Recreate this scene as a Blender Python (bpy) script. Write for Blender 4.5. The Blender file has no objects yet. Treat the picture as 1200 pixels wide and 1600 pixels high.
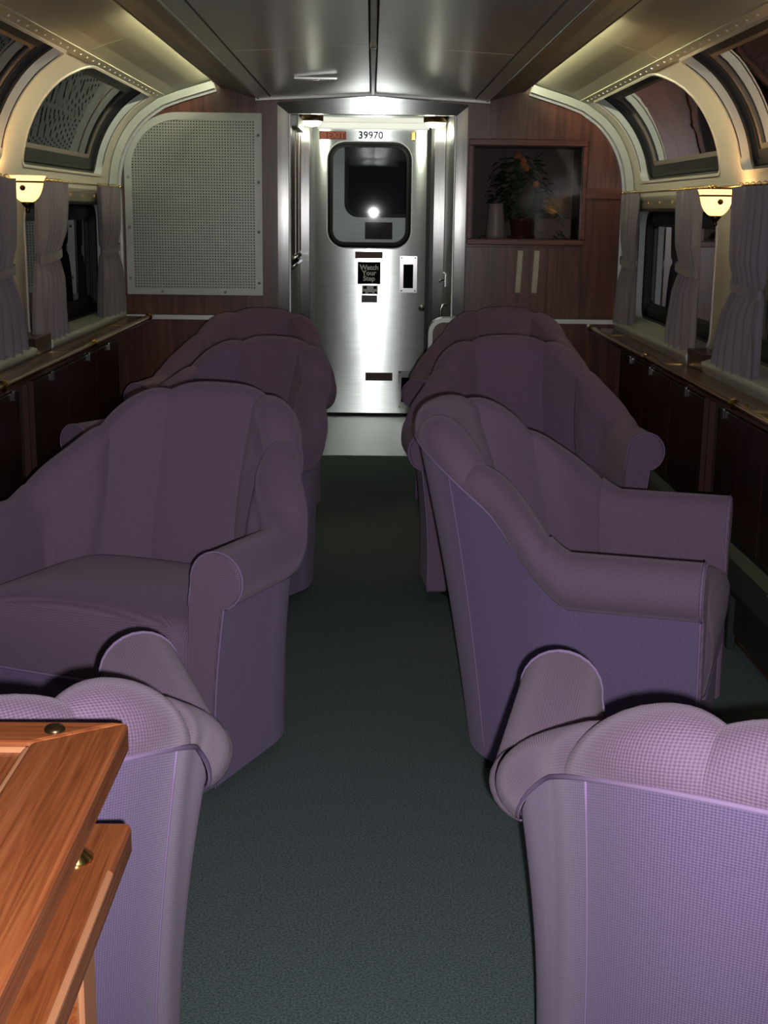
import bpy, bmesh, math, random
from math import sin, cos, pi, radians, atan2, hypot, sqrt
from mathutils import Matrix, Vector, noise

random.seed(7)
scene = bpy.context.scene
COL = scene.collection

# ------------------------------------------------------------------ camera
CAM_H = 1.385
YAW, PITCH, ROLL = radians(0.6673), radians(12.752), 0.0124
fw = Vector((sin(YAW) * cos(PITCH), cos(YAW) * cos(PITCH), -sin(PITCH)))
rt = fw.cross(Vector((0, 0, 1))).normalized()
up = rt.cross(fw)
c_, s_ = cos(ROLL), sin(ROLL)
rt, up = c_ * rt + s_ * up, -s_ * rt + c_ * up
cam_data = bpy.data.cameras.new('camera')
cam_data.sensor_fit = 'VERTICAL'
cam_data.sensor_height = 36
cam_data.lens = 36 * 2080 / 1600
cam_data.clip_start = 0.02
cam = bpy.data.objects.new('camera', cam_data)
COL.objects.link(cam)
m3 = Matrix((rt, up, -fw)).transposed()
cam.matrix_world = Matrix.Translation((0, 0, CAM_H)) @ m3.to_4x4()
scene.camera = cam

# ------------------------------------------------------------------ world, flash, exposure
world = bpy.data.worlds.new('night')
scene.world = world
world.use_nodes = True
world.node_tree.nodes['Background'].inputs[0].default_value = (0.010, 0.012, 0.018, 1)
world.node_tree.nodes['Background'].inputs[1].default_value = 0.12

def spot(name, loc, aim, power, size, blend, radius, color):
    d = bpy.data.lights.new(name, 'SPOT')
    d.energy, d.spot_size, d.spot_blend, d.shadow_soft_size, d.color = power, radians(size), blend, radius, color
    o = bpy.data.objects.new(name, d)
    COL.objects.link(o)
    o.location = loc
    o.rotation_euler = Vector(aim).to_track_quat('-Z', 'Y').to_euler()
    return o

def point(name, loc, power, radius, color):
    d = bpy.data.lights.new(name, 'POINT')
    d.energy, d.shadow_soft_size, d.color = power, radius, color
    o = bpy.data.objects.new(name, d)
    COL.objects.link(o)
    o.location = loc
    return o

# the camera's own flash, just beside the lens
flash_pos = Vector((0, 0, CAM_H)) + rt * 0.024 - up * 0.028 + fw * 0.015
spot('camera_flash', flash_pos, fw + up * 0.03, 158, 96, 1.0, 0.008, (1.0, 0.97, 1.0))

vs = scene.view_settings
scene.display_settings.display_device = 'sRGB'
vs.view_transform = 'Standard'
vs.look = 'None'
vs.exposure = 0.0
vs.gamma = 1.0
vs.use_curve_mapping = False

# ------------------------------------------------------------------ materials
MATS = {}

def mat(name, color, rough=0.5, metal=0.0, **kw):
    m = bpy.data.materials.new(name)
    m.use_nodes = True
    b = m.node_tree.nodes['Principled BSDF']
    b.inputs['Base Color'].default_value = (*color, 1)
    b.inputs['Roughness'].default_value = rough
    b.inputs['Metallic'].default_value = metal
    for k, v in kw.items():
        b.inputs[k.replace('_', ' ')].default_value = v
    MATS[name] = m
    return m

def nodes(m):
    return m.node_tree.nodes, m.node_tree.links, m.node_tree.nodes['Principled BSDF']

def add_bump(m, src, strength, dist):
    n, l, b = nodes(m)
    bp = n.new('ShaderNodeBump')
    bp.inputs['Strength'].default_value = strength
    bp.inputs['Distance'].default_value = dist
    l.new(src, bp.inputs['Height'])
    l.new(bp.outputs[0], b.inputs['Normal'])

def ramp(m, fac, stops):
    n, l, b = nodes(m)
    r = n.new('ShaderNodeValToRGB')
    while len(r.color_ramp.elements) < len(stops):
        r.color_ramp.elements.new(0.5)
    for e, (p, c) in zip(r.color_ramp.elements, stops):
        e.position = p
        e.color = (*c, 1)
    l.new(fac, r.inputs[0])
    l.new(r.outputs[0], b.inputs['Base Color'])
    return r

def tex_noise(m, scale, detail=4, vec=(1, 1, 1), coord='Object', rough=0.55, dist=0.0):
    n, l, b = nodes(m)
    tc = n.new('ShaderNodeTexCoord')
    mp = n.new('ShaderNodeMapping')
    mp.inputs['Scale'].default_value = vec
    l.new(tc.outputs[coord], mp.inputs[0])
    t = n.new('ShaderNodeTexNoise')
    t.inputs['Scale'].default_value = scale
    t.inputs['Detail'].default_value = detail
    t.inputs['Roughness'].default_value = rough
    t.inputs['Distortion'].default_value = dist
    l.new(mp.outputs[0], t.inputs[0])
    return t

def wood(name, dark, mid, light, axis, scale=6, rough=0.35, stretch=14, bump=0.05):
    m = mat(name, mid, rough)
    v = [stretch] * 3
    v['xyz'.index(axis)] = 1
    t = tex_noise(m, scale / 4, 6, v, dist=1.2)
    ramp(m, t.outputs[0], [(0.32, dark), (0.5, mid), (0.68, light)])
    add_bump(m, t.outputs[0], bump, 0.002)
    return m

def brushed(name, color, rough, aniso, rot, metal=1.0, along='h', wob=0.04):
    m = mat(name, color, rough, metal, Anisotropic=aniso, Anisotropic_Rotation=rot)
    n, l, b = nodes(m)
    tg = n.new('ShaderNodeTangent')
    tg.direction_type = 'RADIAL'
    tg.axis = 'Z'
    l.new(tg.outputs[0], b.inputs['Tangent'])
    t = tex_noise(m, 5, 5, (1, 1, 30) if along == 'h' else (30, 30, 1))
    r = ramp(m, t.outputs[0], [(0.3, tuple(c * 0.86 for c in color)), (0.7, tuple(min(1, c * 1.08) for c in color))])
    t2 = tex_noise(m, 3.0, 2)
    add_bump(m, t2.outputs[0], wob, 0.02)
    return m

def fabric(name, a, b_, pitch=0.0042):
    m = mat(name, a, 0.92)
    n, l, b = nodes(m)
    b.inputs['Sheen Weight'].default_value = 0.35
    b.inputs['Sheen Roughness'].default_value = 0.4
    b.inputs['Sheen Tint'].default_value = (0.85, 0.72, 0.85, 1)
    b.inputs['Specular IOR Level'].default_value = 0.1
    uv = n.new('ShaderNodeUVMap')
    sp = n.new('ShaderNodeSeparateXYZ')
    l.new(uv.outputs[0], sp.inputs[0])
    outs = []
    for i, k in ((0, 1.0), (1, 1.0)):
        mu = n.new('ShaderNodeMath'); mu.operation = 'MULTIPLY'
        mu.inputs[1].default_value = 2 * pi / pitch * k
        l.new(sp.outputs[i], mu.inputs[0])
        sn = n.new('ShaderNodeMath'); sn.operation = 'SINE'
        l.new(mu.outputs[0], sn.inputs[0])
        outs.append(sn)
    mx = n.new('ShaderNodeMath'); mx.operation = 'ADD'
    l.new(outs[0].outputs[0], mx.inputs[0]); l.new(outs[1].outputs[0], mx.inputs[1])
    mr = n.new('ShaderNodeMapRange')
    mr.inputs['From Min'].default_value = -2; mr.inputs['From Max'].default_value = 2
    l.new(mx.outputs[0], mr.inputs[0])
    nz = tex_noise(m, 260, 2)
    ad = n.new('ShaderNodeMath'); ad.operation = 'MULTIPLY_ADD'
    ad.inputs[1].default_value = 0.5; 
    l.new(nz.outputs[0], ad.inputs[0]); l.new(mr.outputs[0], ad.inputs[2])
    ramp(m, ad.outputs[0], [(0.30, a), (1.0, b_)])
    add_bump(m, mr.outputs[0], 0.5, 0.0016)
    return m

PURPLE = fabric('purple_weave', (0.165, 0.104, 0.170), (0.270, 0.184, 0.278))
DEEP = fabric('deep_purple_weave', (0.145, 0.098, 0.210), (0.255, 0.190, 0.345))
PIPING = mat('purple_piping', (0.30, 0.21, 0.37), 0.9, Specular_IOR_Level=0.1)
PLINTH = mat('dark_plinth', (0.02, 0.018, 0.018), 0.6)
CARPET = mat('dark_carpet', (0.05, 0.07, 0.07), 0.97, Specular_IOR_Level=0.05)
_t = tex_noise(CARPET, 230, 3)
ramp(CARPET, _t.outputs[0], [(0.35, (0.075, 0.105, 0.108)), (0.65, (0.20, 0.255, 0.255))])
add_bump(CARPET, _t.outputs[0], 0.5, 0.003)
STEEL_H = brushed('brushed_steel_door', (0.60, 0.645, 0.61), 0.17, 1.0, 0.25, wob=0.012)
STEEL_V = brushed('brushed_steel_post', (0.60, 0.61, 0.59), 0.30, 1.0, 0.0, along='v', wob=0.02)
STEEL = brushed('dull_steel', (0.50, 0.51, 0.48), 0.42, 0.3, 0.0, wob=0.02)
CHROME = mat('chrome', (0.75, 0.76, 0.74), 0.18, 1.0)
CEIL = mat('satin_ceiling_metal', (0.74, 0.75, 0.67), 0.30, 0.35)
_t = tex_noise(CEIL, 2.0, 3, (3, .6, 1)); add_bump(CEIL, _t.outputs[0], 0.012, 0.01)
DUCT = mat('duct_side_metal', (0.24, 0.21, 0.17), 0.45, 0.4)
BLACKGAP = mat('black_joint', (0.012, 0.012, 0.012), 0.7)
CREAM = mat('cream_paint', (0.62, 0.58, 0.50), 0.42)
PANEL = mat('cove_panel_paint', (0.50, 0.48, 0.36), 0.40)
WHITE = mat('pale_grey_reveal', (0.62, 0.66, 0.66), 0.45)
GREYFR = mat('pale_grey_frame', (0.52, 0.56, 0.52), 0.42, 0.3)
GRILLE = mat('grille_metal', (0.40, 0.44, 0.38), 0.46, 0.75)
INNERFR = mat('brown_grey_inner_frame', (0.16, 0.13, 0.11), 0.5)
RUBBER = mat('black_rubber', (0.012, 0.012, 0.012), 0.45)
DARKBOX = mat('dark_backing', (0.03, 0.028, 0.028), 0.6)
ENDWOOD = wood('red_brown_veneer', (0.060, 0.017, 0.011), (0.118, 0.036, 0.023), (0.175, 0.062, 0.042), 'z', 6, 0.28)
ENDWOOD.node_tree.nodes['Principled BSDF'].inputs['Specular IOR Level'].default_value = 0.65
ENDWOOD2 = wood('red_brown_rail_wood', (0.10, 0.024, 0.014), (0.16, 0.042, 0.024), (0.21, 0.062, 0.036), 'x', 6, 0.35)
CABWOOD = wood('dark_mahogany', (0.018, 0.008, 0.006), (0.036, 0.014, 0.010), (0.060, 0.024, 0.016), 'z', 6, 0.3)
CABEDGE = mat('mahogany_edge', (0.065, 0.022, 0.014), 0.4)
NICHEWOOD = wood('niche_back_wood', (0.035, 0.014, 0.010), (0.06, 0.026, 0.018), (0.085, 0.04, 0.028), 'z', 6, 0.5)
LEDGEWOOD = wood('ledge_wood', (0.07, 0.025, 0.014), (0.12, 0.045, 0.026), (0.17, 0.07, 0.04), 'y', 6, 0.25)
OAK = wood('stained_oak', (0.150, 0.038, 0.012), (0.250, 0.070, 0.022), (0.310, 0.098, 0.035), 'y', 18, 0.22, 30, 0.12)
OAKX = wood('stained_oak_cross', (0.165, 0.042, 0.013), (0.260, 0.073, 0.023), (0.325, 0.104, 0.037), 'x', 14, 0.22, 26, 0.12)
OAKEDGE = mat('worn_oak_edge', (0.42, 0.18, 0.085), 0.5)
BRASS = mat('brass', (0.62, 0.42, 0.13), 0.22, 1.0)
CURTAIN = mat('grey_curtain_cloth', (0.27, 0.24, 0.28), 0.95, Specular_IOR_Level=0.05)
CURTAIN.node_tree.nodes['Principled BSDF'].inputs['Sheen Weight'].default_value = 0.2
BRONZE = mat('dark_bronze', (0.10, 0.06, 0.03), 0.35, 0.9)
LEAF = mat('leaf_green', (0.035, 0.085, 0.028), 0.5)
_t = tex_noise(LEAF, 25, 2); ramp(LEAF, _t.outputs[0], [(0.3, (0.02, 0.05, 0.018)), (0.7, (0.055, 0.12, 0.04))])
STEM = mat('stem_brown', (0.12, 0.08, 0.04), 0.7)
FLOWER = mat('orange_petal', (0.45, 0.16, 0.03), 0.6)
POT = mat('dark_red_glaze', (0.10, 0.015, 0.015), 0.2)
VASE = mat('pale_ceramic', (0.40, 0.36, 0.34), 0.4)
STRIP = mat('ivory_strip', (0.62, 0.60, 0.46), 0.5)
INKRED = mat('sign_red', (0.30, 0.05, 0.03), 0.5)
INKORANGE = mat('sign_orange', (0.62, 0.16, 0.09), 0.5)
INKBLACK = mat('ink_black', (0.012, 0.011, 0.014), 0.8, Specular_IOR_Level=0.1)
INKWHITE = mat('ink_white', (0.90, 0.90, 0.88), 0.5)
LABELBROWN = mat('label_brown', (0.13, 0.075, 0.055), 0.5)
LABELGREY = mat('label_grey', (0.10, 0.11, 0.12), 0.4)
HEATER = mat('heater_enamel', (0.035, 0.045, 0.042), 0.4)
COPPER = mat('copper_pipe', (0.45, 0.18, 0.09), 0.35, 0.9)
BROWNGLASS = mat('brown_tinted_panel', (0.10, 0.035, 0.02), 0.6, Specular_IOR_Level=0.15)
PLATE = mat('worn_floor_plate', (0.24, 0.26, 0.24), 0.42, 0.85)

def emit(name, color, strength, base=(0.8, 0.8, 0.75)):
    m = mat(name, base, 0.4)
    b = m.node_tree.nodes['Principled BSDF']
    b.inputs['Emission Color'].default_value = (*color, 1)
    b.inputs['Emission Strength'].default_value = strength
    return m

SHADE = emit('lit_alabaster_shade', (1.0, 0.76, 0.44), 0.50)
_n, _l, _b = nodes(SHADE)
_tr = _n.new('ShaderNodeBsdfTranslucent'); _tr.inputs[0].default_value = (0.36, 0.30, 0.19, 1)
_mx = _n.new('ShaderNodeAddShader')
_l.new(_b.outputs[0], _mx.inputs[0]); _l.new(_tr.outputs[0], _mx.inputs[1]); _l.new(_mx.outputs[0], _n['Material Output'].inputs[0])
VLAMP = emit('lit_ceiling_diffuser', (1.0, 1.0, 0.72), 2.6)
SOFFIT = emit('soffit_reflected_glow', (1.0, 1.0, 0.86), 0.55)  # emission put in for lamp light reflected off the steel soffit bars
TUBE = emit('fluorescent_tube', (1.0, 0.97, 0.66), 56.0)

def glass_mat(name, tint, rough=0.02, ior=1.6):
    m = bpy.data.materials.new(name)
    m.use_nodes = True
    n, l = m.node_tree.nodes, m.node_tree.links
    n.remove(n['Principled BSDF'])
    tr = n.new('ShaderNodeBsdfTransparent'); tr.inputs[0].default_value = (*tint, 1)
    gl = n.new('ShaderNodeBsdfGlossy'); gl.inputs['Roughness'].default_value = rough
    fr = n.new('ShaderNodeFresnel'); fr.inputs[0].default_value = ior
    mx = n.new('ShaderNodeMixShader')
    l.new(fr.outputs[0], mx.inputs[0]); l.new(tr.outputs[0], mx.inputs[1]); l.new(gl.outputs[0], mx.inputs[2])
    l.new(mx.outputs[0], n['Material Output'].inputs[0])
    return m

GLASS = glass_mat('night_window_glass', (0.55, 0.58, 0.58), 0.015, 1.75)
DOORGLASS = glass_mat('door_window_glass', (0.8, 0.85, 0.85), 0.024, 1.5)
PLEXI = glass_mat('clear_acrylic', (0.9, 0.9, 0.9), 0.06, 1.45)

# ------------------------------------------------------------------ mesh helpers
def link(name, me, parent=None):
    o = bpy.data.objects.new(name, me)
    COL.objects.link(o)
    if parent is not None:
        o.parent = parent
    return o

def mk(name, geo, m, parent=None, smooth=False, uv=None):
    v, f = geo
    me = bpy.data.meshes.new(name)
    me.from_pydata([tuple(p) for p in v], [], f)
    me.materials.append(m)
    if smooth:
        me.polygons.foreach_set('use_smooth', [True] * len(me.polygons))
    if uv is not None:
        lay = me.uv_layers.new(name='UVMap')
        for lp in me.loops:
            lay.data[lp.index].uv = uv[lp.vertex_index]
    me.validate()
    me.update()
    return link(name, me, parent)

def fixn(o):
    bm = bmesh.new(); bm.from_mesh(o.data)
    bmesh.ops.recalc_face_normals(bm, faces=bm.faces)
    bm.to_mesh(o.data); bm.free()
    return o

def empty(name, loc=(0, 0, 0), rz=0.0, parent=None):
    o = bpy.data.objects.new(name, None)
    COL.objects.link(o)
    o.empty_display_size = 0.1
    o.location = loc
    o.rotation_euler = (0, 0, rz)
    if parent is not None:
        o.parent = parent
    return o

def tag(o, label=None, cat=None, group=None, kind=None):
    if label: o['label'] = label
    if cat: o['category'] = cat
    if group: o['group'] = group
    if kind: o['kind'] = kind
    return o

def join(*geos):
    V, F = [], []
    for v, f in geos:
        k = len(V)
        V += list(v)
        F += [tuple(i + k for i in q) for q in f]
    return V, F

def boxg(x0, x1, y0, y1, z0, z1, bev=0.0, seg=2):
    if x0 > x1: x0, x1 = x1, x0
    if y0 > y1: y0, y1 = y1, y0
    if z0 > z1: z0, z1 = z1, z0
    if bev <= 0:
        v = [(x, y, z) for z in (z0, z1) for y in (y0, y1) for x in (x0, x1)]
        f = [(0, 2, 3, 1), (4, 5, 7, 6), (0, 1, 5, 4), (2, 6, 7, 3), (0, 4, 6, 2), (1, 3, 7, 5)]
        return v, f
    bm = bmesh.new()
    bmesh.ops.create_cube(bm, size=1)
    for q in bm.verts:
        q.co = Vector(((x0 + x1) / 2 + q.co.x * (x1 - x0), (y0 + y1) / 2 + q.co.y * (y1 - y0), (z0 + z1) / 2 + q.co.z * (z1 - z0)))
    bmesh.ops.bevel(bm, geom=bm.edges[:], offset=bev, segments=seg, profile=0.5, affect='EDGES')
    bm.verts.index_update()
    v = [tuple(q.co) for q in bm.verts]
    f = [tuple(q.index for q in p.verts) for p in bm.faces]
    bm.free()
    return v, f

def grid(rows, closed=False):
    """rows: list of equally long point lists"""
    n = len(rows[0])
    V = [p for r in rows for p in r]
    F = []
    for i in range(len(rows) - 1):
        for j in range(n if closed else n - 1):
            a, b = i * n + j, i * n + (j + 1) % n
            F.append((a, b, b + n, a + n))
    return V, F

def tubeg(pts, r, n=8, cap=True, closed=False):
    pts = [Vector(p) for p in pts]
    rows = []
    prev = None
    N = len(pts)
    for i, p in enumerate(pts):
        if closed:
            d = pts[(i + 1) % N] - pts[i - 1]
        else:
            d = pts[min(i + 1, N - 1)] - pts[max(i - 1, 0)]
        d.normalize()
        if prev is None:
            a = d.cross(Vector((0, 0, 1)))
            if a.length < 1e-3:
                a = d.cross(Vector((1, 0, 0)))
        else:
            a = prev - d * prev.dot(d)
        a.normalize()
        prev = a
        b = d.cross(a)
        rr = r[i] if isinstance(r, (list, tuple)) else r
        rows.append([p + a * rr * cos(2 * pi * k / n) + b * rr * sin(2 * pi * k / n) for k in range(n)])
    if closed:
        rows.append(rows[0])
    V, F = grid(rows, True)
    if cap and not closed:
        F.append(tuple(range(n - 1, -1, -1)))
        F.append(tuple(range(len(V) - n, len(V))))
    return V, F

def latheg(prof, c=(0, 0, 0), n=24):
    rows = [[(c[0] + r * cos(2 * pi * k / n), c[1] + r * sin(2 * pi * k / n), c[2] + z) for k in range(n)] for r, z in prof]
    return grid(rows, True)

def prismg(poly, axis, a, b):
    """extrude a 2-D polygon along an axis between a and b"""
    def P(p, t):
        if axis == 'y': return (p[0], t, p[1])
        if axis == 'x': return (t, p[0], p[1])
        return (p[0], p[1], t)
    n = len(poly)
    V = [P(p, a) for p in poly] + [P(p, b) for p in poly]
    F = [tuple(range(n - 1, -1, -1)), tuple(range(n, 2 * n))]
    F += [(i, (i + 1) % n, n + (i + 1) % n, n + i) for i in range(n)]
    return V, F

def rrect(x0, x1, y0, y1, r, nc=6, ns=8):
    """rounded rectangle loop, counter-clockwise; r single or (bl, br, tr, tl)"""
    if not isinstance(r, (tuple, list)):
        r = (r,) * 4
    bl, br, tr, tl = r
    L = []
    def line(a, b):
        for i in range(ns):
            t = i / ns
            L.append((a[0] + (b[0] - a[0]) * t, a[1] + (b[1] - a[1]) * t))
    def arc(cx, cy, rr, a0):
        for i in range(nc):
            a = a0 + pi / 2 * i / nc
            L.append((cx + rr * cos(a), cy + rr * sin(a)))
    line((x0 + bl, y0), (x1 - br, y0)); arc(x1 - br, y0 + br, br, -pi / 2)
    line((x1, y0 + br), (x1, y1 - tr)); arc(x1 - tr, y1 - tr, tr, 0)
    line((x1 - tr, y1), (x0 + tl, y1)); arc(x0 + tl, y1 - tl, tl, pi / 2)
    line((x0, y1 - tl), (x0, y0 + bl)); arc(x0 + bl, y0 + bl, bl, pi)
    return L

def ringg(loops, M):
    """loops: list of (loop2d, depth); M maps (a, b, depth) to 3-D"""
    return grid([[M(p[0], p[1], d) for p in lp] for lp, d in loops], True)

def fillg(lp, d, M, rings=5):
    cx = sum(p[0] for p in lp) / len(lp); cy = sum(p[1] for p in lp) / len(lp)
    rows = []
    for k in range(rings):
        t = 1 - k / rings
        rows.append([M(cx + (p[0] - cx) * t, cy + (p[1] - cy) * t, d) for p in lp])
    V, F = grid(rows, True)
    V.append(M(cx, cy, d)); c = len(V) - 1; n = len(lp); b = (rings - 1) * n
    F += [(b + j, b + (j + 1) % n, c) for j in range(n)]
    return V, F

def textg(body, size, m, loc, parent, name, extrude=0.0006, bold=0.0, rot=(pi / 2, 0, 0), align='CENTER'):
    cu = bpy.data.curves.new(name, 'FONT')
    cu.body = body
    cu.size = size
    cu.extrude = extrude
    cu.offset = bold
    cu.align_x = align
    cu.align_y = 'CENTER'
    cu.resolution_u = 3
    tmp = bpy.data.objects.new(name, cu)
    COL.objects.link(tmp)
    dg = bpy.context.evaluated_depsgraph_get()
    me = bpy.data.meshes.new_from_object(tmp.evaluated_get(dg))
    bpy.data.objects.remove(tmp)
    R = Matrix.Translation(loc) @ (Matrix.Rotation(rot[2], 4, 'Z') @ Matrix.Rotation(rot[0], 4, 'X') @ Matrix.Rotation(rot[1], 4, 'Z'))
    me.transform(R)
    me.materials.clear(); me.materials.append(m)
    me.name = name
    return link(name, me, parent)

# ------------------------------------------------------------------ car dimensions
YE = 7.6           # end wall
YB = -1.6          # wall behind the camera
YD = 9.12          # vestibule door
PROF_PTS = [(1.44, 1.42), (1.443, 1.50), (1.432, 1.60), (1.403, 1.70), (1.350, 1.80), (1.272, 1.89), (1.165, 1.965)]

def catmull(P, n=8):
    out = []
    for i in range(len(P) - 1):
        p0 = Vector(P[max(i - 1, 0)]); p1 = Vector(P[i]); p2 = Vector(P[i + 1]); p3 = Vector(P[min(i + 2, len(P) - 1)])
        for k in range(n):
            t = k / n
            out.append(0.5 * ((2 * p1) + (p2 - p0) * t + (2 * p0 - 5 * p1 + 4 * p2 - p3) * t * t + (3 * p1 - p0 - 3 * p2 + p3) * t ** 3))
    out.append(Vector(P[-1]))
    return out

_arc = [Vector((1.44, 0.0))] + catmull(PROF_PTS)
_len = [0.0]
for a, b in zip(_arc, _arc[1:]):
    _len.append(_len[-1] + (b - a).length)
S_END = _len[-1]

def prof(s):
    s = max(0, min(S_END, s))
    for i in range(len(_arc) - 1):
        if s <= _len[i + 1] + 1e-9:
            t = (s - _len[i]) / (_len[i + 1] - _len[i])
            p = _arc[i].lerp(_arc[i + 1], t)
            return p
    return _arc[-1].copy()

def pnorm(s):
    d = prof(min(S_END, s + 0.02)) - prof(max(0, s - 0.02))
    d.normalize()
    return Vector((d.y, -d.x))     # points away from the cabin on the right side

def side_map(sx):
    def M(y, s, d):
        p = prof(s) + pnorm(s) * d
        return (sx * p.x, y, p.y)
    return M

# ------------------------------------------------------------------ floor
fl = tag(mk('floor', boxg(-1.6, 1.6, YB, YE, -0.05, 0.0), CARPET), kind='structure')
th = tag(mk('trim_1', boxg(-0.50, 0.50, YE - 0.02, YD, -0.05, 0.004, 0.003), PLATE), 'steel threshold plate before the end door', kind='structure')

# ------------------------------------------------------------------ side walls with windows
BAYS = [(5.66, 7.32), (3.68, 5.34), (1.70, 3.36)]
BELT = 1.478
def cell(y0, y1, s0, s1, lp, M):
    ys = [p[0] for p in lp]; ss = [p[1] for p in lp]
    cy, cs = (min(ys) + max(ys)) / 2, (min(ss) + max(ss)) / 2
    out = []
    for y, s in lp:
        dy, ds = y - cy, s - cs
        t = 1e9
        if dy > 1e-9: t = min(t, (y1 - cy) / dy)
        if dy < -1e-9: t = min(t, (y0 - cy) / dy)
        if ds > 1e-9: t = min(t, (s1 - cs) / ds)
        if ds < -1e-9: t = min(t, (s0 - cs) / ds)
        out.append([cy + dy * t, cs + ds * t])
    for c in ((y0, s0), (y1, s0), (y1, s1), (y0, s1)):
        i = min(range(len(out)), key=lambda k: (out[k][0] - c[0]) ** 2 + (out[k][1] - c[1]) ** 2)
        out[i] = list(c)
    R = 7
    rows = []
    for k in range(R + 1):
        t = k / R
        rows.append([M(a[0] + (b[0] - a[0]) * t, a[1] + (b[1] - a[1]) * t, 0.0) for a, b in zip(lp, out)])
    return grid(rows, True)

def inset(lo, d):
    y0, y1, s0, s1, r = lo
    rr = tuple(max(0.012, q - d) for q in r)
    return (y0 + d, y1 - d, s0 + d, s1 - d, rr)

wn = 0
for sx, side in ((-1, 'left'), (1, 'right')):
    M = side_map(sx)
    geos = []
    for (a, b) in BAYS:
        c0, c1 = a - 0.16, b + 0.16
        if b > 7: c1 = YE
        low = (a, b, 0.835, 1.405, (0.07, 0.07, 0.10, 0.10))
        upp = (a, b, 1.555, S_END - 0.012, (0.03, 0.05, 0.03, 0.22))
        for spec, s0, s1, nm in ((low, 0.0, BELT, 'low'), (upp, BELT, S_END, 'up')):
            lp = rrect(*spec, nc=7, ns=14)
            geos.append(cell(c0, c1, s0, s1, lp, M))
            wn += 1
            w = empty('window_%d' % wn, M((a + b) / 2, (spec[2] + spec[3]) / 2, 0.05))
            tag(w, kind='structure')
            ml = Vector(w.location)
            def ML(y, s, d, M=M, ml=ml):
                return tuple(Vector(M(y, s, d)) - ml)
            dep = 0.065
            L0 = rrect(*spec, nc=7, ns=14)
            ga = rrect(*inset(spec, 0.004), nc=7, ns=14); gb = rrect(*inset(spec, 0.009), nc=7, ns=14)
            g1 = rrect(*inset(spec, 0.016), nc=7, ns=14); g2 = rrect(*inset(spec, 0.030), nc=7, ns=14)
            g3 = rrect(*inset(spec, 0.066), nc=7, ns=14); g4 = rrect(*inset(spec, 0.084), nc=7, ns=14)
            fixn(mk('reveal', ringg([(L0, 0.0), (L0, 0.036)], ML), WHITE, w, True))
            lo_ = rrect(*inset(spec, -0.012), nc=7, ns=14)
            fixn(mk('edge_trim', ringg([(lo_, 0.0), (lo_, -0.006), (L0, -0.006), (L0, 0.004)], ML), CREAM, w))
            fixn(mk('gasket', ringg([(L0, 0.036), (ga, 0.036), (gb, 0.042), (gb, 0.046), (ga, 0.048), (ga, dep - 0.008), (g1, dep - 0.014), (g1, dep - 0.010), (g2, dep - 0.012), (g2, dep - 0.006), (g3, dep - 0.008), (g3, dep + 0.01)], ML), RUBBER, w))
            fixn(mk('inner_frame', ringg([(g3, dep + 0.01), (g3, dep - 0.002), (g4, dep), (g4, dep + 0.01)], ML), RUBBER if nm == 'low' else INNERFR, w))
            mk('pane', fillg(g4, dep + 0.006, ML), GLASS, w, True)
    for yb in (BAYS[0][0] - 0.16, BAYS[1][0] - 0.16, BAYS[2][0] - 0.16):
        geos.append(grid([[M(y, s, 0.0025) for y in (yb - 0.06, yb + 0.06)] for s in [i * S_END / 60 for i in range(61)]]))
    for (a, b) in BAYS:
        geos.append(grid([[M(y, sv, 0.0025) for y in [a - 0.1 + (b - a + 0.2) * i / 30 for i in range(31)]] for sv in (BELT - 0.03, BELT, BELT + 0.03)]))
    ylast = BAYS[-1][0] - 0.16
    rows = [[M(y, s, 0) for y in (YB, ylast)] for s in [i * S_END / 40 for i in range(41)]]
    geos.append(grid(rows))
    wl = mk('wall_' + side, join(*geos), CREAM, None, True)
    tag(wl, kind='structure')
    # dark outer skin of the car far outside the glass is simply night

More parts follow.
